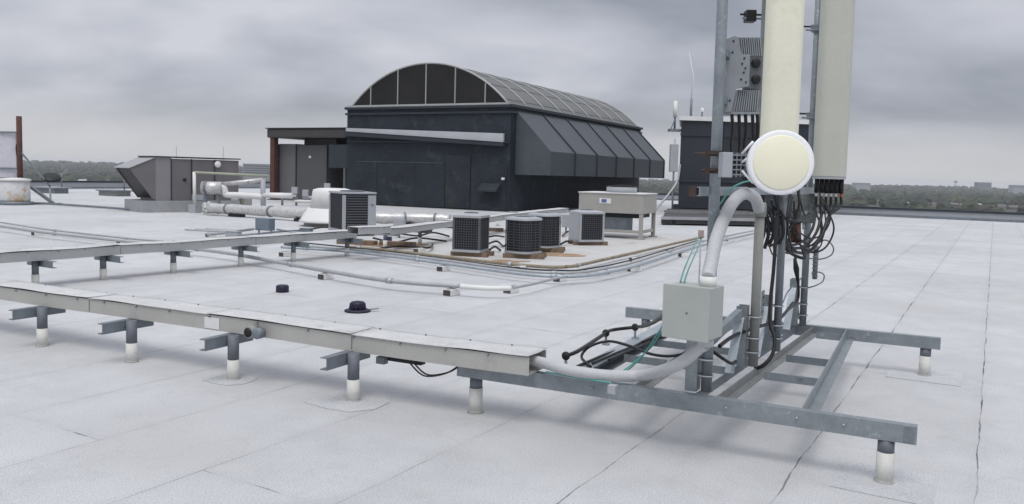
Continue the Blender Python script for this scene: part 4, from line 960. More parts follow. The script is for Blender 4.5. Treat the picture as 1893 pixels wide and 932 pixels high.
def tray(name, label, p0, p1, w, h, z0, sec, m_side, m_top, warp=.01, seed=1, ends=True, group='covered cable trays', sticker=None):
    p0 = Vector((p0.x, p0.y, 0)); p1 = Vector((p1.x, p1.y, 0)); d = (p1 - p0); L = d.length; d.normalize(); sd = Vector((d.y, -d.x, 0))   # sd = towards the camera side
    t = thing(name, label, 'cable tray', (p0 + p1) / 2, 0, group)
    n = max(1, round(L / sec)); rnd = random.Random(seed)
    zw = lambda s: warp * noise.noise(Vector((s * .9, seed, 1.7)))
    for side, nm in ((1, 'front_side'), (-1, 'back_side')):
        b = MB()
        N = max(4, int(L * 4)); vs = []; fs = []
        for i in range(N + 1):
            s = L * i / N; q = p0 + d * s + sd * (side * w / 2); zb = z0 + zw(s)
            vs += [q + Z * zb, q + Z * (zb + h), q - sd * (side * .004) + Z * (zb + h), q - sd * (side * .004) + Z * zb]
        for i in range(N):
            o = 4 * i
            for j in range(4): fs.append((o + j, o + (j + 1) % 4, o + 4 + (j + 1) % 4, o + 4 + j) if side < 0 else (o + j, o + 4 + j, o + 4 + (j + 1) % 4, o + (j + 1) % 4))
        fs += [(0, 1, 2, 3), (4 * N + 3, 4 * N + 2, 4 * N + 1, 4 * N)]
        b.add(vs, fs); b.build(nm, m_side, t)
    b = MB(); b.beam(p0 + Z * (z0 + .006), p1 + Z * (z0 + .006), w - .012, .006); b.build('bottom', m_side, t)
    pos = 0.0
    for i in range(n):                                        # cover sheets lie a little unevenly
        s0, s1 = L * i / n + .002, L * (i + 1) / n - .002
        M_ = max(6, int((s1 - s0) * 12)); K = 5; vs, fs = [], []; ph = rnd.uniform(0, 50)
        for j in range(M_ + 1):
            s = s0 + (s1 - s0) * j / M_
            for k in range(K + 1):
                x = -1 + 2 * k / K
                lift = abs(x) ** 2 * max(0, noise.noise(Vector((s * 2.2, ph + x, .3)))) * warp * .9 + .35 * warp * noise.noise(Vector((s * 3, x * 1.5, ph)))
                vs.append(p0 + d * s + sd * (x * (w / 2 + .014)) + Z * (z0 + h + .007 + zw(s) + lift + (.004 if i % 2 else 0)))
        for j in range(M_):
            for k in range(K):
                o = j * (K + 1) + k; fs.append((o, o + K + 1, o + K + 2, o + 1) if False else (o + 1, o + K + 2, o + K + 1, o))
        c = MB().add(vs, fs, True).build('cover_sheet', m_top, t)
        so_ = c.modifiers.new('thickness', 'SOLIDIFY'); so_.thickness = .003; so_.offset = 0
    sb = MB(); k = 0; s = .12
    while s < L - .05:
        q = p0 + d * s + sd * (w / 2 + .003) + Z * (z0 + h - .012 + zw(s)); sb.lathe([(.007, -.004), (.007, .010), (.004, .013)], q, sd, 6)
        q = p0 + d * (s + .05) - sd * (w / 2 - .02) + Z * (z0 + h + .012 + zw(s)); sb.lathe([(.007, -.002), (.006, .008)], q, Z, 6)
        s += rnd.uniform(.32, .5)
    sb.build('screw', GALVD, t)
    jb = MB()
    for i in range(1, n): jb.beam(p0 + d * (L * i / n) + sd * (w / 2 + .002) + Z * (z0 + .01), p0 + d * (L * i / n) + sd * (w / 2 + .002) + Z * (z0 + h - .01), .006, .004, up=sd)
    jb.build('joint_line', GALVD, t)
    return t, d, sd, L
NT, d, sd, L = tray('cable_tray', 'near beige cable tray with pale cover sheets crossing the foreground', FF(-9.3, 4.945), FF(-2.24, 4.945), .27, .120, TZ0, 1.4, TRAYF, TRAYT, .013, 2)
q = FF(-5.02, 4.81 - .004, .41); MB().box(q, (.16, .004, .09), -26.4).build('sticker', WHITEP, NT)
def round_fitting():
    c = FF(-4.55, 4.79, .40); t = thing('round_conduit_fitting', 'round dark conduit fitting on the front of the near tray', 'fitting', c)
    u, v = axes(-26.4)
    MB().lathe([(.05, -.02), (.05, .05), (.043, .055)], c - v * .02, -v, 20).build('hub', PVC, t)
    MB().lathe([(.036, 0), (.036, .005)], c - v * .077, -v, 20).build('cap', BLACK, t)
    MB().lathe([(.042, 0), (.042, .06), (.035, .065)], c + u * .085 - v * .02, -v, 16).build('coupling', GALVD, t)
round_fitting()
def under_tray():
    p = FF(-3.30, 4.95, .30); t = thing('hanging_connector', 'black connector bar with loose cables hanging under the near tray', 'connector', p)
    u, v = axes(-26.4)
    MB().box(p + Z * .0, (.34, .06, .03), -26.4).build('bar', BLACK, t, bevel=.004)
    MB().box(p - u * .15 - v * .05 - Z * .01, (.07, .05, .05), -26.4).build('clamp', GALVD, t)
    for k, s_ in enumerate((.02, .06)):
        MB().tube(smooth_path([p + u * .1 - v * s_ - Z * .005, p + u * .25 - v * (.05 + s_) - Z * .06, p + u * .40 - v * s_ - Z * .03, p + u * .48 + v * .02 + Z * .04], 6), .006, 5).build('cable', CABLE, t)
under_tray()
# middle tray
mids = [((98, 535), 'leftmost support under the middle tray', None), ((253, 527), 'second support from the left under the middle tray', None), ((380, 513), 'third support from the left under the middle tray', None),
        ((488, 498), 'support under the middle tray above the small drain', None), ((583, 488), 'support under the middle tray before its right end', None), ((643, 474), 'support under the right end of the middle tray', None)]
pA, pB = P(0, 487, TZ0), P(660, 440, TZ0)
dv_ = (Vector((pB.x, pB.y, 0)) - Vector((pA.x, pA.y, 0))).normalized(); mdeg = math.degrees(math.atan2(dv_.y, dv_.x)); nrm = Vector((-dv_.y, dv_.x, 0))
for (x, y), lb, pt in mids:
    p = P(x, y); p.z = 0
    s_ = (p - Vector((pA.x, pA.y, 0))).dot(dv_); p = Vector((pA.x, pA.y, 0)) + dv_ * s_ + nrm * .12
    support(p, mdeg, 'grey and white ' + lb, 'middle tray supports', -.34, .30, .25, None, -1, .14)
w0 = Vector((pA.x, pA.y, 0)) - dv_ * 3.2 + nrm * .15; w1 = Vector((pB.x, pB.y, 0)) + nrm * .15
tray('cable_tray', 'middle grey cable tray running from the left edge to the louvred condenser', w0, w1, .30, .125, TZ0, 2.6, TRAYG, TRAYT, .014, 5)
# short crossing tray and far tray
cA, cB = P(652, 432, .50), P(712, 429, .50)
tray('cable_tray', 'short pale tray piece lapping over the end of the middle tray', cA, cB, .30, .125, .49, 2.0, TRAYG, TRAYT, .008, 8)
fpts = [P(709, 434, TZ0), P(828, 419, TZ0), P(900, 405, TZ0), P(1042, 392, TZ0)]
tray('cable_tray', 'far grey tray from the louvred condenser to behind the square condenser', fpts[0], fpts[1], .30, .125, TZ0, 2.4, TRAYG, TRAYT, .012, 9)
tray('cable_tray', 'farthest tray along the black penthouse foot', fpts[1], fpts[3], .36, .14, TZ0, 3.0, TRAYG, TRAYT, .012, 10)
for (x, y), lb in (((712, 458), 'support at the near end of the far tray'), ((776, 452), 'support under the far tray left of the square condenser'), ((920, 418), 'support under the farthest tray between the condensers'), ((1000, 408), 'support under the farthest tray behind the half hidden condenser')):
    p = P(x, y); p.z = 0; support(p, 62, 'grey and white ' + lb, 'far tray supports', -.3, .3, .25, None, -1, .12)

# ------------------------------------------------------------------ antenna frame
def frame():
    t = thing('mast_platform', 'galvanised steel ground frame on four short posts carrying the masts', 'steel frame', FF(-1.3, 6.45))
    zt, zb = .345, .245; zc = (zt + zb) / 2; u, v = axes(-26.4)
    MB().channel(FF(-2.85, 4.97, zc), FF(.02, 4.97, zc), .06, .10, .008, side=1).build('front_beam', GALV, t)
    MB().channel(FF(-2.65, 7.98, zc), FF(.17, 7.98, zc), .06, .10, .008, side=1).build('rear_beam', GALV, t)
    MB().angle(FF(-.55, 5.005, zc + .004), FF(-.55, 7.945, zc + .004), .07, .09, .008, side=-1).build('cross_beam', GALV, t)
    MB().angle(FF(-2.02, 5.005, zc + .004), FF(-2.02, 7.945, zc + .004), .10, .09, .008, side=-1).build('cross_beam', GALV, t)
    MB().beam(FF(-2.02, 5.02, zt + .006), FF(-2.02, 7.9, zt + .006), .10, .008).build('top_flange', GALVL, t)
    MB().angle(FF(-1.60, 5.005, zc - .01), FF(-1.60, 7.945, zc - .01), .06, .06, .007, side=-1).build('rail', TARG, t)
    MB().angle(FF(-1.055, 5.005, zc + .01), FF(-.84, 7.945, zc + .01), .06, .06, .007, side=-1).build('rail', TARG, t)
    MB().angle(FF(-1.235, 5.005, zc + .01), FF(-1.03, 7.945, zc + .01), .06, .06, .007, side=1).build('rail', GALVD, t)
    for b in (5.92, 6.60, 7.75):
        k_ = (b - 5.0) / 2.94; la, ra = -1.235 + .205 * k_, -1.055 + .215 * k_
        for a0, a1 in ((-1.965, -1.635), (-1.565, la - .04), (ra + .04, -.59)):
            MB().angle(FF(a0, b, zc + .006), FF(a1, b, zc + .006), .055, .055, .007, side=1).build('strut', GALV if b != 6.60 else GALVD, t)
    for a, b, pt in ((-2.72, 4.985, None), (-.13, 4.985, .27), (.06, 8.0, .30), (-2.45, 8.0, None)):
        p = FF(a, b); h = zb - .002
        MB().tube([p, p + Z * (h - .07)], .047, 18).build('foot_sleeve', POSTW, t)
        MB().tube([p + Z * (h - .07), p + Z * h], .044, 18).build('post', POSTD, t)
        MB().lathe([(.058, 0), (.053, .010), (.048, .018)], p, n=18).build('sealant_ring', SEAL, t)
        if pt: MB().prism(patch_poly(p, pt, -30, 4, .001, seed=int(a * 10)), Z * .004).build('flashing_patch', PATCH, t)
    MB().box(FF(-.02, 4.938, zc), (.05, .004, .085), -26.4).build('dark_end_patch', GALVD, t)
    hb = MB()
    for a in (-1.0, -1.85, -.35, -.6): hb.lathe([(.008, 0), (.008, .012)], FF(a, 4.938, .30), -v, 6)
    for a in (-1.85, -.7): hb.box(FF(a, 5.92 - .03, .33), (.03, .03, .012), -26.4)
    hb.build('bolt', GALVL, t)
frame()

MASTS = [(-1.15, 5.055), (-1.03, 5.93), (-.97, 6.56), (-.945, 7.86)]
def ubolts(mb, c, r, u, v, zs):
    for z in zs:
        pts = [c + u * (r + .006) * math.cos(a) - v * 0 + v * ((r + .006) * math.sin(a)) + Z * z for a in [math.pi * k / 8 - math.pi / 2 for k in range(9)]]
        mb.tube([pts[0] - u * .07] + pts + [pts[-1] - u * .07], .006, 6)
def mast(i, label, ztop, r, m, bracket=True, name='antenna_mast', lean=(0, 0)):
    a, b = MASTS[i]; c = FF(a, b); u, v = axes(-26.4)
    t = thing(name, label, 'mast', c + Z * .33, 0, 'masts on the steel frame')
    c0 = c + Z * .352; L = Vector((lean[0], lean[1], 1)) * (ztop - .352)
    MB().tube([c0, c0 + L], r, 18).build('pole', m, t)
    if bracket:
        o = FF(a - .085, b); bh = .42
        MB().channel(o + Z * .352, o + Z * (.352 + bh), .07, .07, .008).build('bracket_post', GALV, t) if False else None
        bb = MB(); bb.box(o + Z * (.352 + bh / 2) + u * .032, (.008, .10, bh), -26.4); bb.box(o + Z * (.352 + bh / 2) - u * .004 - v * .046, (.064, .008, bh), -26.4); bb.box(o + Z * (.352 + bh / 2) - u * .004 + v * .046, (.064, .008, bh), -26.4)
        bb.build('bracket_post', GALV, t)
        if i: MB().beam(FF(a - .09, b - .07, .352 + bh * .82), FF(a - .09, b - .36, .362), .06, .01, up=v).build('gusset_brace', GALVL, t)
        MB().beam(FF(a - .09, b + .07, .352 + bh * .7), FF(a - .09, b + .30, .362), .05, .01, up=v).build('gusset_brace', GALV, t)
        for zb_ in (.45, .55, .70):
            ub = MB(); ubolts(ub, c, r, u, v, (zb_,)); ub.build('u_bolt', GALVL, t)
    return t
mast(0, 'tall galvanised mast carrying the white dish and the radio unit', 4.4, .033, GALV)
mast(1, 'olive grey vertical conduit post clamped between the first masts', 1.50, .033, PVC, name='conduit_post')
mast(2, 'galvanised mast behind the dish with a black cable taped to it', 3.9, .029, GALV)
mast(3, 'farthest galvanised mast holding the grey panel antenna', 4.3, .030, GALV)
def frame_brace():
    t = tag(MB().beam(FF(-1.12, 5.83, .73), FF(-1.24, 5.12, .56), .045, .06).build('diagonal_brace', GALV), 'flat steel brace sloping between the first mast and the conduit post', 'brace')
    u, v = axes(-26.4)
    t = thing('perforated_stand', 'flat perforated steel upright between the conduit post and the second mast', 'steel upright', FF(-1.07, 6.42, .345))
    MB().box(FF(-1.065, 6.42, .345 + .24), (.008, .09, .48), -26.4).build('web', GALV, t)
    for k in range(8): MB().lathe([(.01, 0), (.01, .003)], FF(-1.0605, 6.42, .39 + k * .055), u, 8).build('hole', BLACK, t)
frame_brace()
def cross_rail():
    p0, p1 = FF(MASTS[0][0] - .085, MASTS[0][1] - .10, 1.575), FF(MASTS[3][0] + .06, MASTS[3][1] + .2, 1.575)
    t = thing('horizontal_strut', 'horizontal galvanised strut clamped across the masts behind the dish', 'strut', (p0 + p1) / 2)
    MB().channel(p0, p1, .041, .055, .004).build('channel', GALVL, t)
    u, v = axes(-26.4); q0 = p0
    MB().box(q0 - u * .02, (.04, .05, .06), -26.4).build('clamp', BRNB, t)
cross_rail()

# ------------------------------------------------------------------ antennas
def panel_antenna(name, label, x0, x1, ybot, D, depth, m, z_len, deg, ncon, group='panel antennas on the masts'):
    c0 = at((x0 + x1) / 2, ybot, D); w = (x1 - x0) / F_PX * D / math.cos(R(deg)) * .97
    t = thing(name, label, 'antenna', c0, 0, group); u, v = axes(deg); N = 20
    prof = []
    for k in range(N + 1):                                     # curved radome front, flat back
        x = -1 + 2 * k / N; prof.append((x * w / 2, -depth * (.35 + .65 * (1 - abs(x) ** 5.5)) + depth * .5))
    pts = [c0 + u * a + v * b for a, b in prof] + [c0 + u * (w / 2) + v * (depth * .5), c0 - u * (w / 2) + v * (depth * .5)]
    b = MB(); b.prism(pts, Z * z_len); b.build('radome', m, t, bevel=.006)
    pts2 = [c0 + (p - c0) * .985 - Z * .02 for p in pts]; MB().prism(pts2, Z * .019).build('end_cap', UNITG, t)
    return t, c0, u, v, w
tA, cA_, uA, vA, wA = panel_antenna('panel_antenna', 'cream panel antenna rising behind the white dish', 1402, 1473, 330, 5.98, .13, CREAM, 2.6, -6, 0)
MB().box(cA_ - uA * (wA / 2 + .01) + vA * .05 + Z * 1.3, (.014, .05, 2.6), -6).build('back_rail', GALVD, tA)
tB, cB_, uB, vB, wB = panel_antenna('panel_antenna', 'grey green panel antenna, rightmost on the frame', 1504, 1563, 327, 7.25, .14, GREYA, 2.7, -14, 6)
for k in range(6):
    p = cB_ + uB * (-wB * .36 + wB * .145 * k) + vB * .01 - Z * .012
    s_ = MB().tube([p, p - Z * .13], .0205, 10).build('connector_sleeve', BLACK, tB)
    MB().tube([p - Z * .13, p - Z * .16], .012, 8).build('connector_ring', (REDP if k == 5 else WHITE), s_)
def clamps():
    def one(mi, c0, back, z, label, tail):
        m = FF(*MASTS[mi]); m = Vector((m.x, m.y, z)); b = Vector((c0.x, c0.y, z)) + back
        t = thing('antenna_clamp', label, 'clamp', m, 0, 'clamps holding the panel antennas')
        d = (b - m); d.normalize(); sdv = d.cross(Z)
        MB().beam(m - d * .05, b, .045, .05).build('arm', GALVD, t)
        MB().box(m, (.10, .10, .06), -26.4).build('jaw', GALVD, t, bevel=.005)
        if tail > .3: MB().box(m + Vector((-.315, 0, 0)), (.075, .09, .085)).build('jaw', BLACK, t, bevel=.006)
        for k in (-1, 1):
            MB().tube([m + Vector((-tail, .03 * k, .02 * k)), m + Vector((.06, .03 * k, .02 * k))], .008, 8).build('rod', GALVD if k < 0 else BLACK, t)
    zA = at(1397, 31, 6.31).z; one(2, cA_, vA * .07, zA, 'dark clamp holding the cream panel antenna to the second mast', .38)
    zA2 = at(1397, 300, 6.31).z; one(2, cA_, vA * .07, zA2, 'lower clamp of the cream panel antenna hidden by the dish', .06)
    for y, lb in ((52, 'upper clamp holding the grey panel antenna to the farthest mast'), (214, 'lower clamp holding the grey panel antenna to the farthest mast')):
        one(3, cB_, vB * .075, at(1492, y, 7.45).z, lb, .11)
clamps()

def radio_unit():
    D = 5.15; A = lambda x, y, d=0.0: at(x, y, D + d); sc = D / F_PX
    c = A(1370, 140); t = thing('remote_radio_unit', 'grey finned radio unit hung high on the first mast', 'radio unit', c)
    side = [(1336, 74), (1358, 66), (1364, 68), (1372, 101), (1387, 101), (1385, 160), (1361, 164), (1353, 206), (1331, 210)]
    bk = Vector((0.0, .02, 0))
    MB().prism([A(x, y) for x, y in side], bk).build('side_plate', RADIO, t, bevel=.003)
    b = MB()
    for k in range(12): b.prism([A(1361 + k * 3.9, 69, .025 + .012 * (k % 2)), A(1363.2 + k * 3.9, 69, .025 + .012 * (k % 2)), A(1366.2 + k * 3.9, 103, .025), A(1364 + k * 3.9, 103, .025)], bk * 8)
    b.build('upper_fins', RADIO, t)
    MB().prism([A(1360, 72, .06), A(1406, 75, .06), A(1408, 100, .06), A(1370, 100, .06)], bk * 5).build('upper_body', RADIOD, t)
    MB().prism([A(1384, 101, .03), A(1409, 100, .03), A(1407, 166, .03), A(1383, 164, .03)], bk * 7).build('centre_body', RADIOD, t, bevel=.004)
    for y in (117, 147): MB().lathe([(.028, 0), (.028, .015), (.02, .02)], A(1397, y, .03), Vector((0, -1, 0)), 16).build('port', BLACK, t)
    b = MB()
    for k in range(11): b.prism([A(1363 + k * 3.8, 166, .03), A(1365.4 + k * 3.8, 166, .03), A(1358.5 + k * 4.2, 206, .03), A(1356 + k * 4.2, 206, .03)], bk * 8)
    b.build('lower_fins', RADIO, t)
    MB().prism([A(1361, 168, .06), A(1403, 168, .06), A(1401, 203, .06), A(1356, 203, .06)], bk * 5).build('lower_body', RADIOD, t)
    MB().prism([A(1333, 206, .02), A(1404, 207, .02), A(1404, 211, .02), A(1333, 211, .02)], bk * 8).build('bottom_plate', RADIO, t)
    for x, y in ((1356, 76), (1354, 97), (1346, 108), (1376, 108), (1372, 118), (1378, 126), (1375, 134), (1370, 147), (1379, 152), (1349, 186)): MB().lathe([(.006, 0), (.006, .004)], A(x, y, -.001), Vector((0, -1, 0)), 8).build('hole', BLACK, t)
    MB().prism([A(1336, 108, -.002), A(1341, 104, -.002), A(1343, 135, -.002), A(1336, 166, -.002)], bk * .1).build('painted_highlight', UNITG, t)  # pale sliver painting a highlight onto the side plate
    m1 = FF(*MASTS[0])
    for z in (c.z + .12, c.z - .16): MB().beam(Vector((m1.x + .02, m1.y, z)), A(1345, 140) * Vector((1, 1, 0)).x if False else Vector((A(1348, 140).x, D + .08, z)), .05, .04).build('mount_arm', GALVD, t)
    for k, x in enumerate((1353, 1366, 1378, 1391, 1400)):
        pts = smooth_path([A(x, 211, .06), A(x + 1, 240, .08), A(x - 2 + 3 * (k % 2), 268, .10), A(x + 4 - k * 2, 300, .16), A(1385 + k * 4, 345, .3)], 5)
        tag(MB().tube(pts, .011, 7).build('jumper_cable', CABLE), ['leftmost', 'second from left', 'middle', 'second from right', 'rightmost'][k] + ' black jumper cable hanging under the grey radio unit', 'cable', 'cables under the radio unit')
radio_unit()

def dish():
    D = 4.80; c = at(1442, 301, D - .12); t = thing('microwave_dish', 'white rimmed round dish with a cream face at the mast', 'dish antenna', c)
    ax = Vector((-.10, -1, .03)).normalized(); rad = .181
    MB().lathe([(rad * .55, -.17), (rad * .86, -.13), (rad * .97, -.06), (rad * .985, .0), (rad, .004), (rad, .022), (rad * .97, .030), (rad * .86, .026)], c, ax, 64).build('rim', DISHW, t)
    MB().lathe([(rad * .84, .024), (rad * .84, .031), (rad * .81, .034), (rad * .1, .036)], c, ax, 64).build('face', DISHC, t)
    m1 = FF(*MASTS[0])
    hub = c - ax * .17
    arm = Vector((m1.x, m1.y, hub.z))
    MB().box(hub - ax * .07, (.12, .14, .14), -20).build('back_mount', RADIO, t)
    for y0 in (284, 316):
        a = at(1372, y0, D + .02); MB().tube([a, at(1392, 262 if y0 < 300 else 338, D - .03)], .007, 6).build('stay', DISHW, t)
    MB().tube([at(1372, 300, D + .02), at(1386, 290, D - .03)], .007, 6).build('stay', DISHW, t)
    # outdoor unit between mast and dish
    t2 = thing('dish_radio', 'small finned radio box between the first mast and the dish', 'radio unit', at(1360, 305, D + .1))
    MB().box(at(1341, 305, D + .06), (.058, .1, .145), 0).build('mount_block', UNITG, t2, bevel=.004)
    MB().box(at(1365, 305, D + .10), (.088, .08, .14), 0).build('body', RADIOD, t2)
    fb = MB()
    for k in range(5): fb.box(at(1365, 287 + k * 9, D + .05), (.096, .03, .008))
    for k in range(4): fb.box(at(1353 + k * 8, 305, D + .048), (.005, .025, .142))
    fb.build('fins', RADIO, t2)
    MB().beam(at(1375, 305, D + .1), hub - ax * .05, .05, .05).build('arm', RADIO, t2)
    t3 = thing('mast_clamp', 'pair of rusted bolts clamping the dish radio to the first mast', 'clamp', Vector((m1.x, m1.y - .04, 1.7)))
    for y0, y1 in ((284, 285), (316, 314)):
        z = at(1320, y0, 5.0).z
        MB().tube([at(1284 if y0 < 300 else 1296, y0, 5.0), at(1326, y1, 4.98)], .008, 7).build('threaded_rod', BRNB, t3)
        MB().box(Vector((m1.x, m1.y, z)), (.085, .085, .03), 0).build('strap', BRNB, t3)
        MB().box(at(1306, y0, 5.0), (.03, .035, .035)).build('nut', BRNB, t3)
dish()

# ------------------------------------------------------------------ junction box and conduits
def jbox():
    u, v = axes(-36); e = at(1307, 632, 4.52); z0 = e.z; h = .29; w, dp = .265, .215
    q = lambda a, b, z: Vector((e.x, e.y, 0)) + u * a + v * b + Z * z
    t = thing('junction_box', 'sage grey square junction box fixed to the first mast', 'junction box', q(-w / 2, dp / 2, z0))
    MB().box(q(-w / 2, dp / 2 + .01, z0 + h / 2), (w, dp - .02, h), -36).build('body', BOXG, t, bevel=.004)
    MB().box(q(-w / 2, .003, z0 + h / 2), (w + .012, .022, h + .014), -36).build('lid', BOXG, t, bevel=.004)
    sb = MB()
    sb.lathe([(.008, 0), (.006, .003)], q(-w / 2 + .01, -.0075, z0 + h / 2), -v, 10); sb.build('screw', GALVD, t)
    MB().tube([q(-w * .22, dp * .55, z0 + h), q(-w * .22, dp * .55, z0 + h + .055)], .047, 20).build('top_hub', WHITE, t)
    MB().tube([q(-w * .22, dp * .55, z0 - .05), q(-w * .22, dp * .55, z0)], .046, 20).build('bottom_hub', CONDW, t)
    u2, v2 = axes(-26.4)
    MB().box(q(-w / 2, dp + .02, z0 + h / 2), (w * .7, .03, .06), -36).build('mount_strap', GALV, t)
    return q(-w * .22, dp * .55, z0 + h + .05), q(-w * .22, dp * .55, z0 - .04)
jt, jb_ = jbox()
def flex(name, label, pts, r, n=7, ribs=True, m=CONDW):
    sp = smooth_path(pts, n); out = [sp[0]]; acc = 0
    fine = []
    for i in range(len(sp) - 1):
        L = (sp[i + 1] - sp[i]).length; k = max(1, int(L / .006))
        for j in range(k): fine.append(sp[i].lerp(sp[i + 1], j / k))
    fine.append(sp[-1])
    rr = [r * (1.0 + (.035 if (i // 2) % 2 else -.025)) if ribs else r for i in range(len(fine))]
    return tag(MB().tube(fine, rr, 16).build(name, m), label, 'conduit')
A = at
flex('flexible_conduit', 'ribbed grey flexible conduit arching from the box to the conduit post',
     [jt, A(1314, 490, 4.72), A(1325, 440, 4.85), A(1344, 392, 5.1), A(1362, 366, 5.3), A(1380, 358, 5.5), A(1396, 367, 5.66), A(1403, 386, 5.75), FF(MASTS[1][0], MASTS[1][1], 1.44)], .038)
tag(MB().tube([FF(*MASTS[1], 1.40), FF(*MASTS[1], 1.475), FF(*MASTS[1], 1.50)], [.043, .043, .036], 18).build('conduit_coupling', PVC), 'olive grey coupling collar on top of the conduit post', 'coupling')
flex('flexible_conduit', 'thick smooth grey conduit sweeping from the near tray to the box bottom',
     [FF(-2.62, 4.96, .425), FF(-2.25, 4.95, .42), P(1050, 684, .41), P(1120, 694, .40), P(1185, 694, .41), A(1235, 682, 4.82), A(1270, 663, 4.72), A(1290, 645, 4.68), jb_], .036, 8, False)
for k, (b, lb) in enumerate(((4.90, 'small clip holding wires to the front beam'),)):
    p = P(1133, 711, .40); tag(MB().box(Vector((p.x, p.y, .372)), (.05, .05, .05), -26.4).build('beam_clip', UNITG), lb, 'clip')

def cable(label, pts, r=.011, m=CABLE, name='cable', group=None, cat='cable'):
    return tag(MB().tube(smooth_path(pts, 7), r, 8).build(name, m), label, cat, group)
u_, v_ = axes(-26.4)
# stand-offs with a thick cable at the left of the frame
STB = []
for (x, y, lb) in ((1046, 658, 'nearest the tray'), (1120, 616, 'in the middle'), (1174, 605, 'farthest back')):
    g = P(x, y + 22, .352); top = at(x, y, g.y); STB.append(top)
    t = thing('cable_standoff', 'black cable cushion on a small clip along the left cross beam, ' + lb, 'cable clip', Vector((g.x, g.y, .352)), 0, 'cable stand-offs on the left cross beam')
    MB().tube([Vector((g.x, g.y, .352)), top], .010, 8).build('stem', GALVL, t)
    MB().box(Vector((g.x, g.y, .360)), (.05, .035, .016), -26.4).build('foot', GALVL, t)
    MB().lathe([(.026, -.014), (.03, -.004), (.03, .006), (.026, .014)], top, v_ * .8 + u_ * .3, 14).build('cushion', BLACK, t)
cable('thick black cable looping over the three stand-offs to the box', [STB[0], STB[0] + Vector((.10, .12, .015)), STB[1], STB[1] + Vector((.08, .2, -.01)), STB[2], A(1190, 603, 6.3), A(1208, 596, 5.8), A(1226, 585, 5.0), A(1236, 584, 4.72)], .014)
cable('thin black cable arcing from the left cross beam to the masts', [P(1092, 678, .37), A(1075, 660, 5.8), A(1090, 641, 5.85), A(1125, 631, 5.9), A(1165, 640, 5.7), A(1205, 655, 5.45), A(1245, 658, 5.25), A(1285, 648, 5.1)], .010)
cable('black cable dropping from the masts down to the base rail', [A(1436, 398, 6.1), A(1434, 440, 6.05), A(1430, 500, 6.0), A(1424, 560, 5.95), A(1424, 600, 5.9), A(1432, 625, 5.85), A(1428, 655, 5.8), A(1412, 675, 5.78), A(1395, 682, 5.8)], .014)
cable('black cable with a thick sleeve hanging before the farthest mast', [A(1470, 470, 7.2), A(1472, 500, 7.2), A(1476, 530, 7.25), A(1474, 555, 7.3), A(1455, 575, 7.0)], .012)
tag(MB().tube([A(1469, 478, 7.18), A(1472, 497, 7.19), A(1475, 520, 7.22)], [.012, .026, .012], 10).build('cable_sleeve', BLACK), 'thick black weatherproof sleeve on the cable before the farthest mast', 'cable sleeve')
cable('black cable looping between the mast bases low on the frame', [A(1330, 640, 5.3), A(1350, 625, 5.5), A(1370, 615, 5.7), A(1400, 605, 6.0), A(1440, 590, 6.4), A(1466, 560, 7.0)], .013)
cable('black cable trailing behind the first mast foot', [A(1318, 650, 5.3), A(1335, 662, 5.3), A(1352, 672, 5.4), A(1360, 668, 5.5)], .011)
# jumpers from the grey panel
rnd = random.Random(21)
sweep = ['innermost', 'second', 'third', 'fourth', 'fifth', 'outermost']
for k in range(6):
    p = cB_ + uB * (-wB * .36 + wB * .145 * k) + vB * .01 - Z * .165
    s_ = k / 5 + rnd.uniform(-.25, .25)
    pts = [p, p - Z * rnd.uniform(.06, .14), A(1508 + 26 * s_ + 4, 395 + 8 * s_, 7.1), A(1505 + 18 * s_, 425 + 14 * s_, 7.0), A(1488 + 10 * s_, 448 + 22 * s_, 6.9), A(1468 + 4 * s_, 455 + 14 * s_, 6.75), A(1452, 448 + 6 * s_, 6.6), A(1446 - 3 * s_, 425, 6.5), A(1440 + 3 * s_, 395, 6.4)]
    cable(sweep[k] + ' black jumper looping from the grey panel antenna to the masts', pts, .0115, group='jumper loops under the grey panel antenna')
for k in range(5):
    x0 = rnd.uniform(1500, 1522); y0 = rnd.uniform(352, 385); dx = rnd.uniform(6, 26); yb = rnd.uniform(430, 478)
    pts = [A(x0, y0, 7.2), A(x0 + dx, (y0 + yb) / 2, 7.1), A(x0 + dx * .5, yb - 12, 7.05), A(x0 - 14, yb, 7.0), A(x0 - 38, yb - 16, 6.9), A(x0 - 52, yb - 46, 6.8)]
    cable('thin black cable drooping in a loop around the farthest mast', pts, rnd.choice((.006, .008, .010)), group='thin loops around the farthest mast')
for k, lb in enumerate(('black cable lying on the left cross beam under the green wires', 'black cable strung along the inner rail of the steel frame', 'black cable bundle sagging across the frame behind the box')):
    pts = [P(1065 + 30 * k, 678 - 6 * k, .37), P(1120 + 28 * k, 655 - 6 * k, .36), P(1165 + 30 * k, 640 - 8 * k, .33), P(1215 + 34 * k, 622 - 6 * k, .37), P(1262 + 36 * k, 606 - 4 * k, .38)]
    cable(lb, pts, .009)
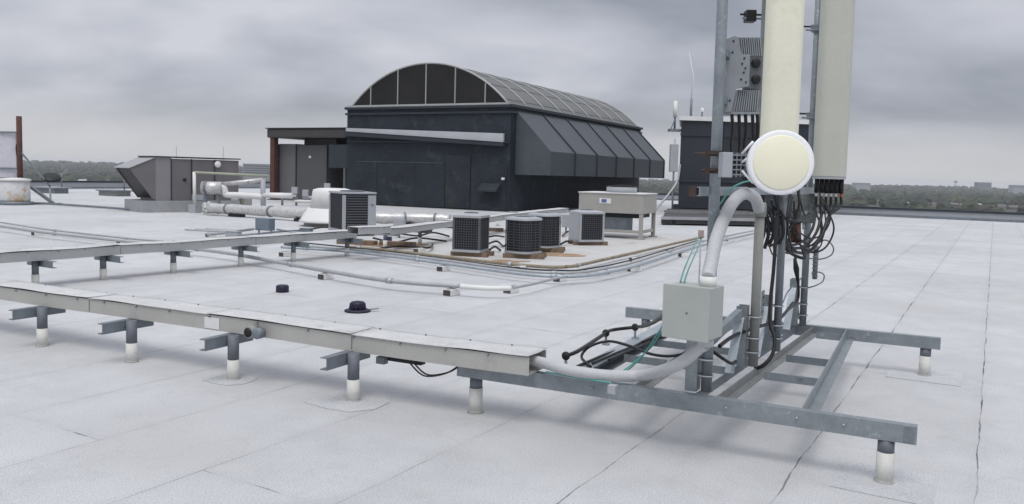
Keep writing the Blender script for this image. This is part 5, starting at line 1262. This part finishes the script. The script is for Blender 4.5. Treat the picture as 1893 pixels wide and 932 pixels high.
# tangle behind the dish
for k in range(21):
    x0 = rnd.uniform(1404, 1492); y0 = rnd.uniform(345, 372); D0 = rnd.uniform(6.0, 6.9); x3 = rnd.uniform(1420, 1490); y3 = rnd.uniform(395, 468); dip = rnd.uniform(4, 26)
    pts = [A(x0, y0, D0), A(x0 + rnd.uniform(-6, 6), y0 + .35 * (y3 - y0) + dip * .4, D0 - rnd.uniform(0, .2)), A((x0 + x3) / 2 + rnd.uniform(-8, 8), y0 + .75 * (y3 - y0) + dip, D0 + rnd.uniform(-.1, .1)),
           A(x3, y3 + dip * .5, D0 + .1), A(x3 + rnd.uniform(-5, 9), y3 - rnd.uniform(0, 14), D0 + .15)]
    cable('black cable in the dense tangle between the masts below the dish', pts, rnd.choice((.006, .008, .010, .013)), group='cable tangle below the dish')
for k in range(5):
    x0 = 1410 + 9 * k; pts = [A(x0, 400, 6.25), A(x0 + 2, 430, 6.2), A(x0 - 3, 446 + 5 * (k % 2), 6.2), A(x0 - 6, 452 + 8 * (k % 2), 6.2)]
    cable(['first', 'second', 'third', 'fourth', 'fifth'][k] + ' capped black cable end from the left hanging right of the conduit post', pts, .014, group='capped cable ends')
def far_gear():
    t = thing('surge_box', 'weathered grey surge box clamped to the farthest mast', 'electrical box', A(1482, 395, 7.45))
    MB().box(A(1484, 385, 7.5), (.20, .14, .26), -20).build('body', mat('mottled_grey_box', (.16, .17, .165), .6, .1, .5, 24, .2), t, bevel=.01)
    MB().box(A(1478, 393, 7.36), (.13, .03, .03), -20).build('strap', GALVL, t)
    gl = MB()
    for k in range(4): gl.tube([A(1470 + 8 * k, 412, 7.45), A(1470 + 8 * k, 424, 7.45)], .014, 8)
    gl.build('gland', GALVL, t)
    t = thing('rusty_splice', 'dark rusty splice cylinder between the second mast and the farthest mast', 'splice', A(1470, 430, 6.9))
    MB().tube([A(1470, 412, 6.9), A(1471, 448, 6.9)], .045, 14).build('body', RUSTM, t); MB().tube([A(1470, 409, 6.9), A(1470, 413, 6.9)], .05, 14).build('cap', BLACK, t)
    t = thing('ground_bar', 'thin ridged ground rod fixed beside the farthest mast', 'rod', A(1505, 520, 7.45))
    MB().tube([A(1509, 455, 7.45), A(1506, 516, 7.45)], .022, 10).build('rod', GALVD, t)
    cb = MB()
    for k in range(8): cb.tube([A(1508.4 - k * .3, 460 + k * 7, 7.45), A(1508.3 - k * .3, 462 + k * 7, 7.45)], .027, 10)
    cb.build('ridge', GALV, t)
    cable('thin grey wire looping right of the farthest mast, upper loop', [A(1497, 478, 7.4), A(1518, 479, 7.3), A(1536, 472, 7.25), A(1541, 460, 7.2), A(1534, 448, 7.2), A(1524, 444, 7.25), A(1512, 450, 7.3)], .006, GALVD)
    cable('thin grey wire looping right of the farthest mast, lower loop', [A(1494, 532, 7.4), A(1508, 528, 7.3), A(1521, 520, 7.3), A(1523, 508, 7.3), A(1512, 503, 7.35), A(1500, 506, 7.4)], .006, GALVD)
    cable('thin grey wire hanging left of the farthest mast', [A(1484, 512, 7.4), A(1470, 525, 7.2), A(1456, 540, 7.0), A(1447, 560, 6.7)], .006, GALVD)
far_gear()
# green wires
gl = ['bright green wire draped over the left cross beam towards the box', 'second green wire draped over the left cross beam', 'green wire lying along the front beam by the tray', 'green wire descending left of the box top', 'second green wire descending left of the box top', 'green wire behind the first mast near the dish']
gp = [[A(1236, 592, 4.75), A(1222, 615, 5.2), A(1205, 640, 5.4), A(1170, 672, 5.5), P(1145, 690, .37), P(1128, 700, .37)],
      [A(1226, 600, 4.9), A(1210, 626, 5.3), A(1190, 655, 5.45), A(1160, 684, 5.5), P(1130, 690, .36)],
      [P(1010, 687, .375), P(1060, 697, .37), P(1100, 703, .37), P(1130, 708, .372)],
      [A(1258, 520, 4.75), A(1266, 495, 5.4), A(1280, 462, 7.0), A(1292, 436, 8.5)], [A(1265, 522, 4.75), A(1272, 500, 5.4), A(1286, 468, 7.0), A(1298, 440, 8.5)],
      [A(1318, 392, 5.0), A(1335, 372, 5.1), A(1350, 350, 5.1), A(1372, 338, 5.1), A(1392, 334, 5.1)]]
for lb, pp in zip(gl, gp): cable(lb, pp, .0052, GREEN, 'green_wire', 'green ground wires', 'wire')
def stake_box():
    p = Vector((at(1296, 430, 8.5).x, 8.5, 0)); z = at(1296, 432, 8.5).z
    t = thing('ground_stake', 'small pinkish junction on a thin stake where green wires end', 'stake', p)
    MB().tube([p, Vector((p.x, p.y, z))], .008, 6).build('rod', GALVL, t); MB().box(Vector((p.x, p.y, z)), (.05, .04, .07)).build('head', mat('pinkish_plastic', (.42, .33, .31), .6), t)
stake_box()
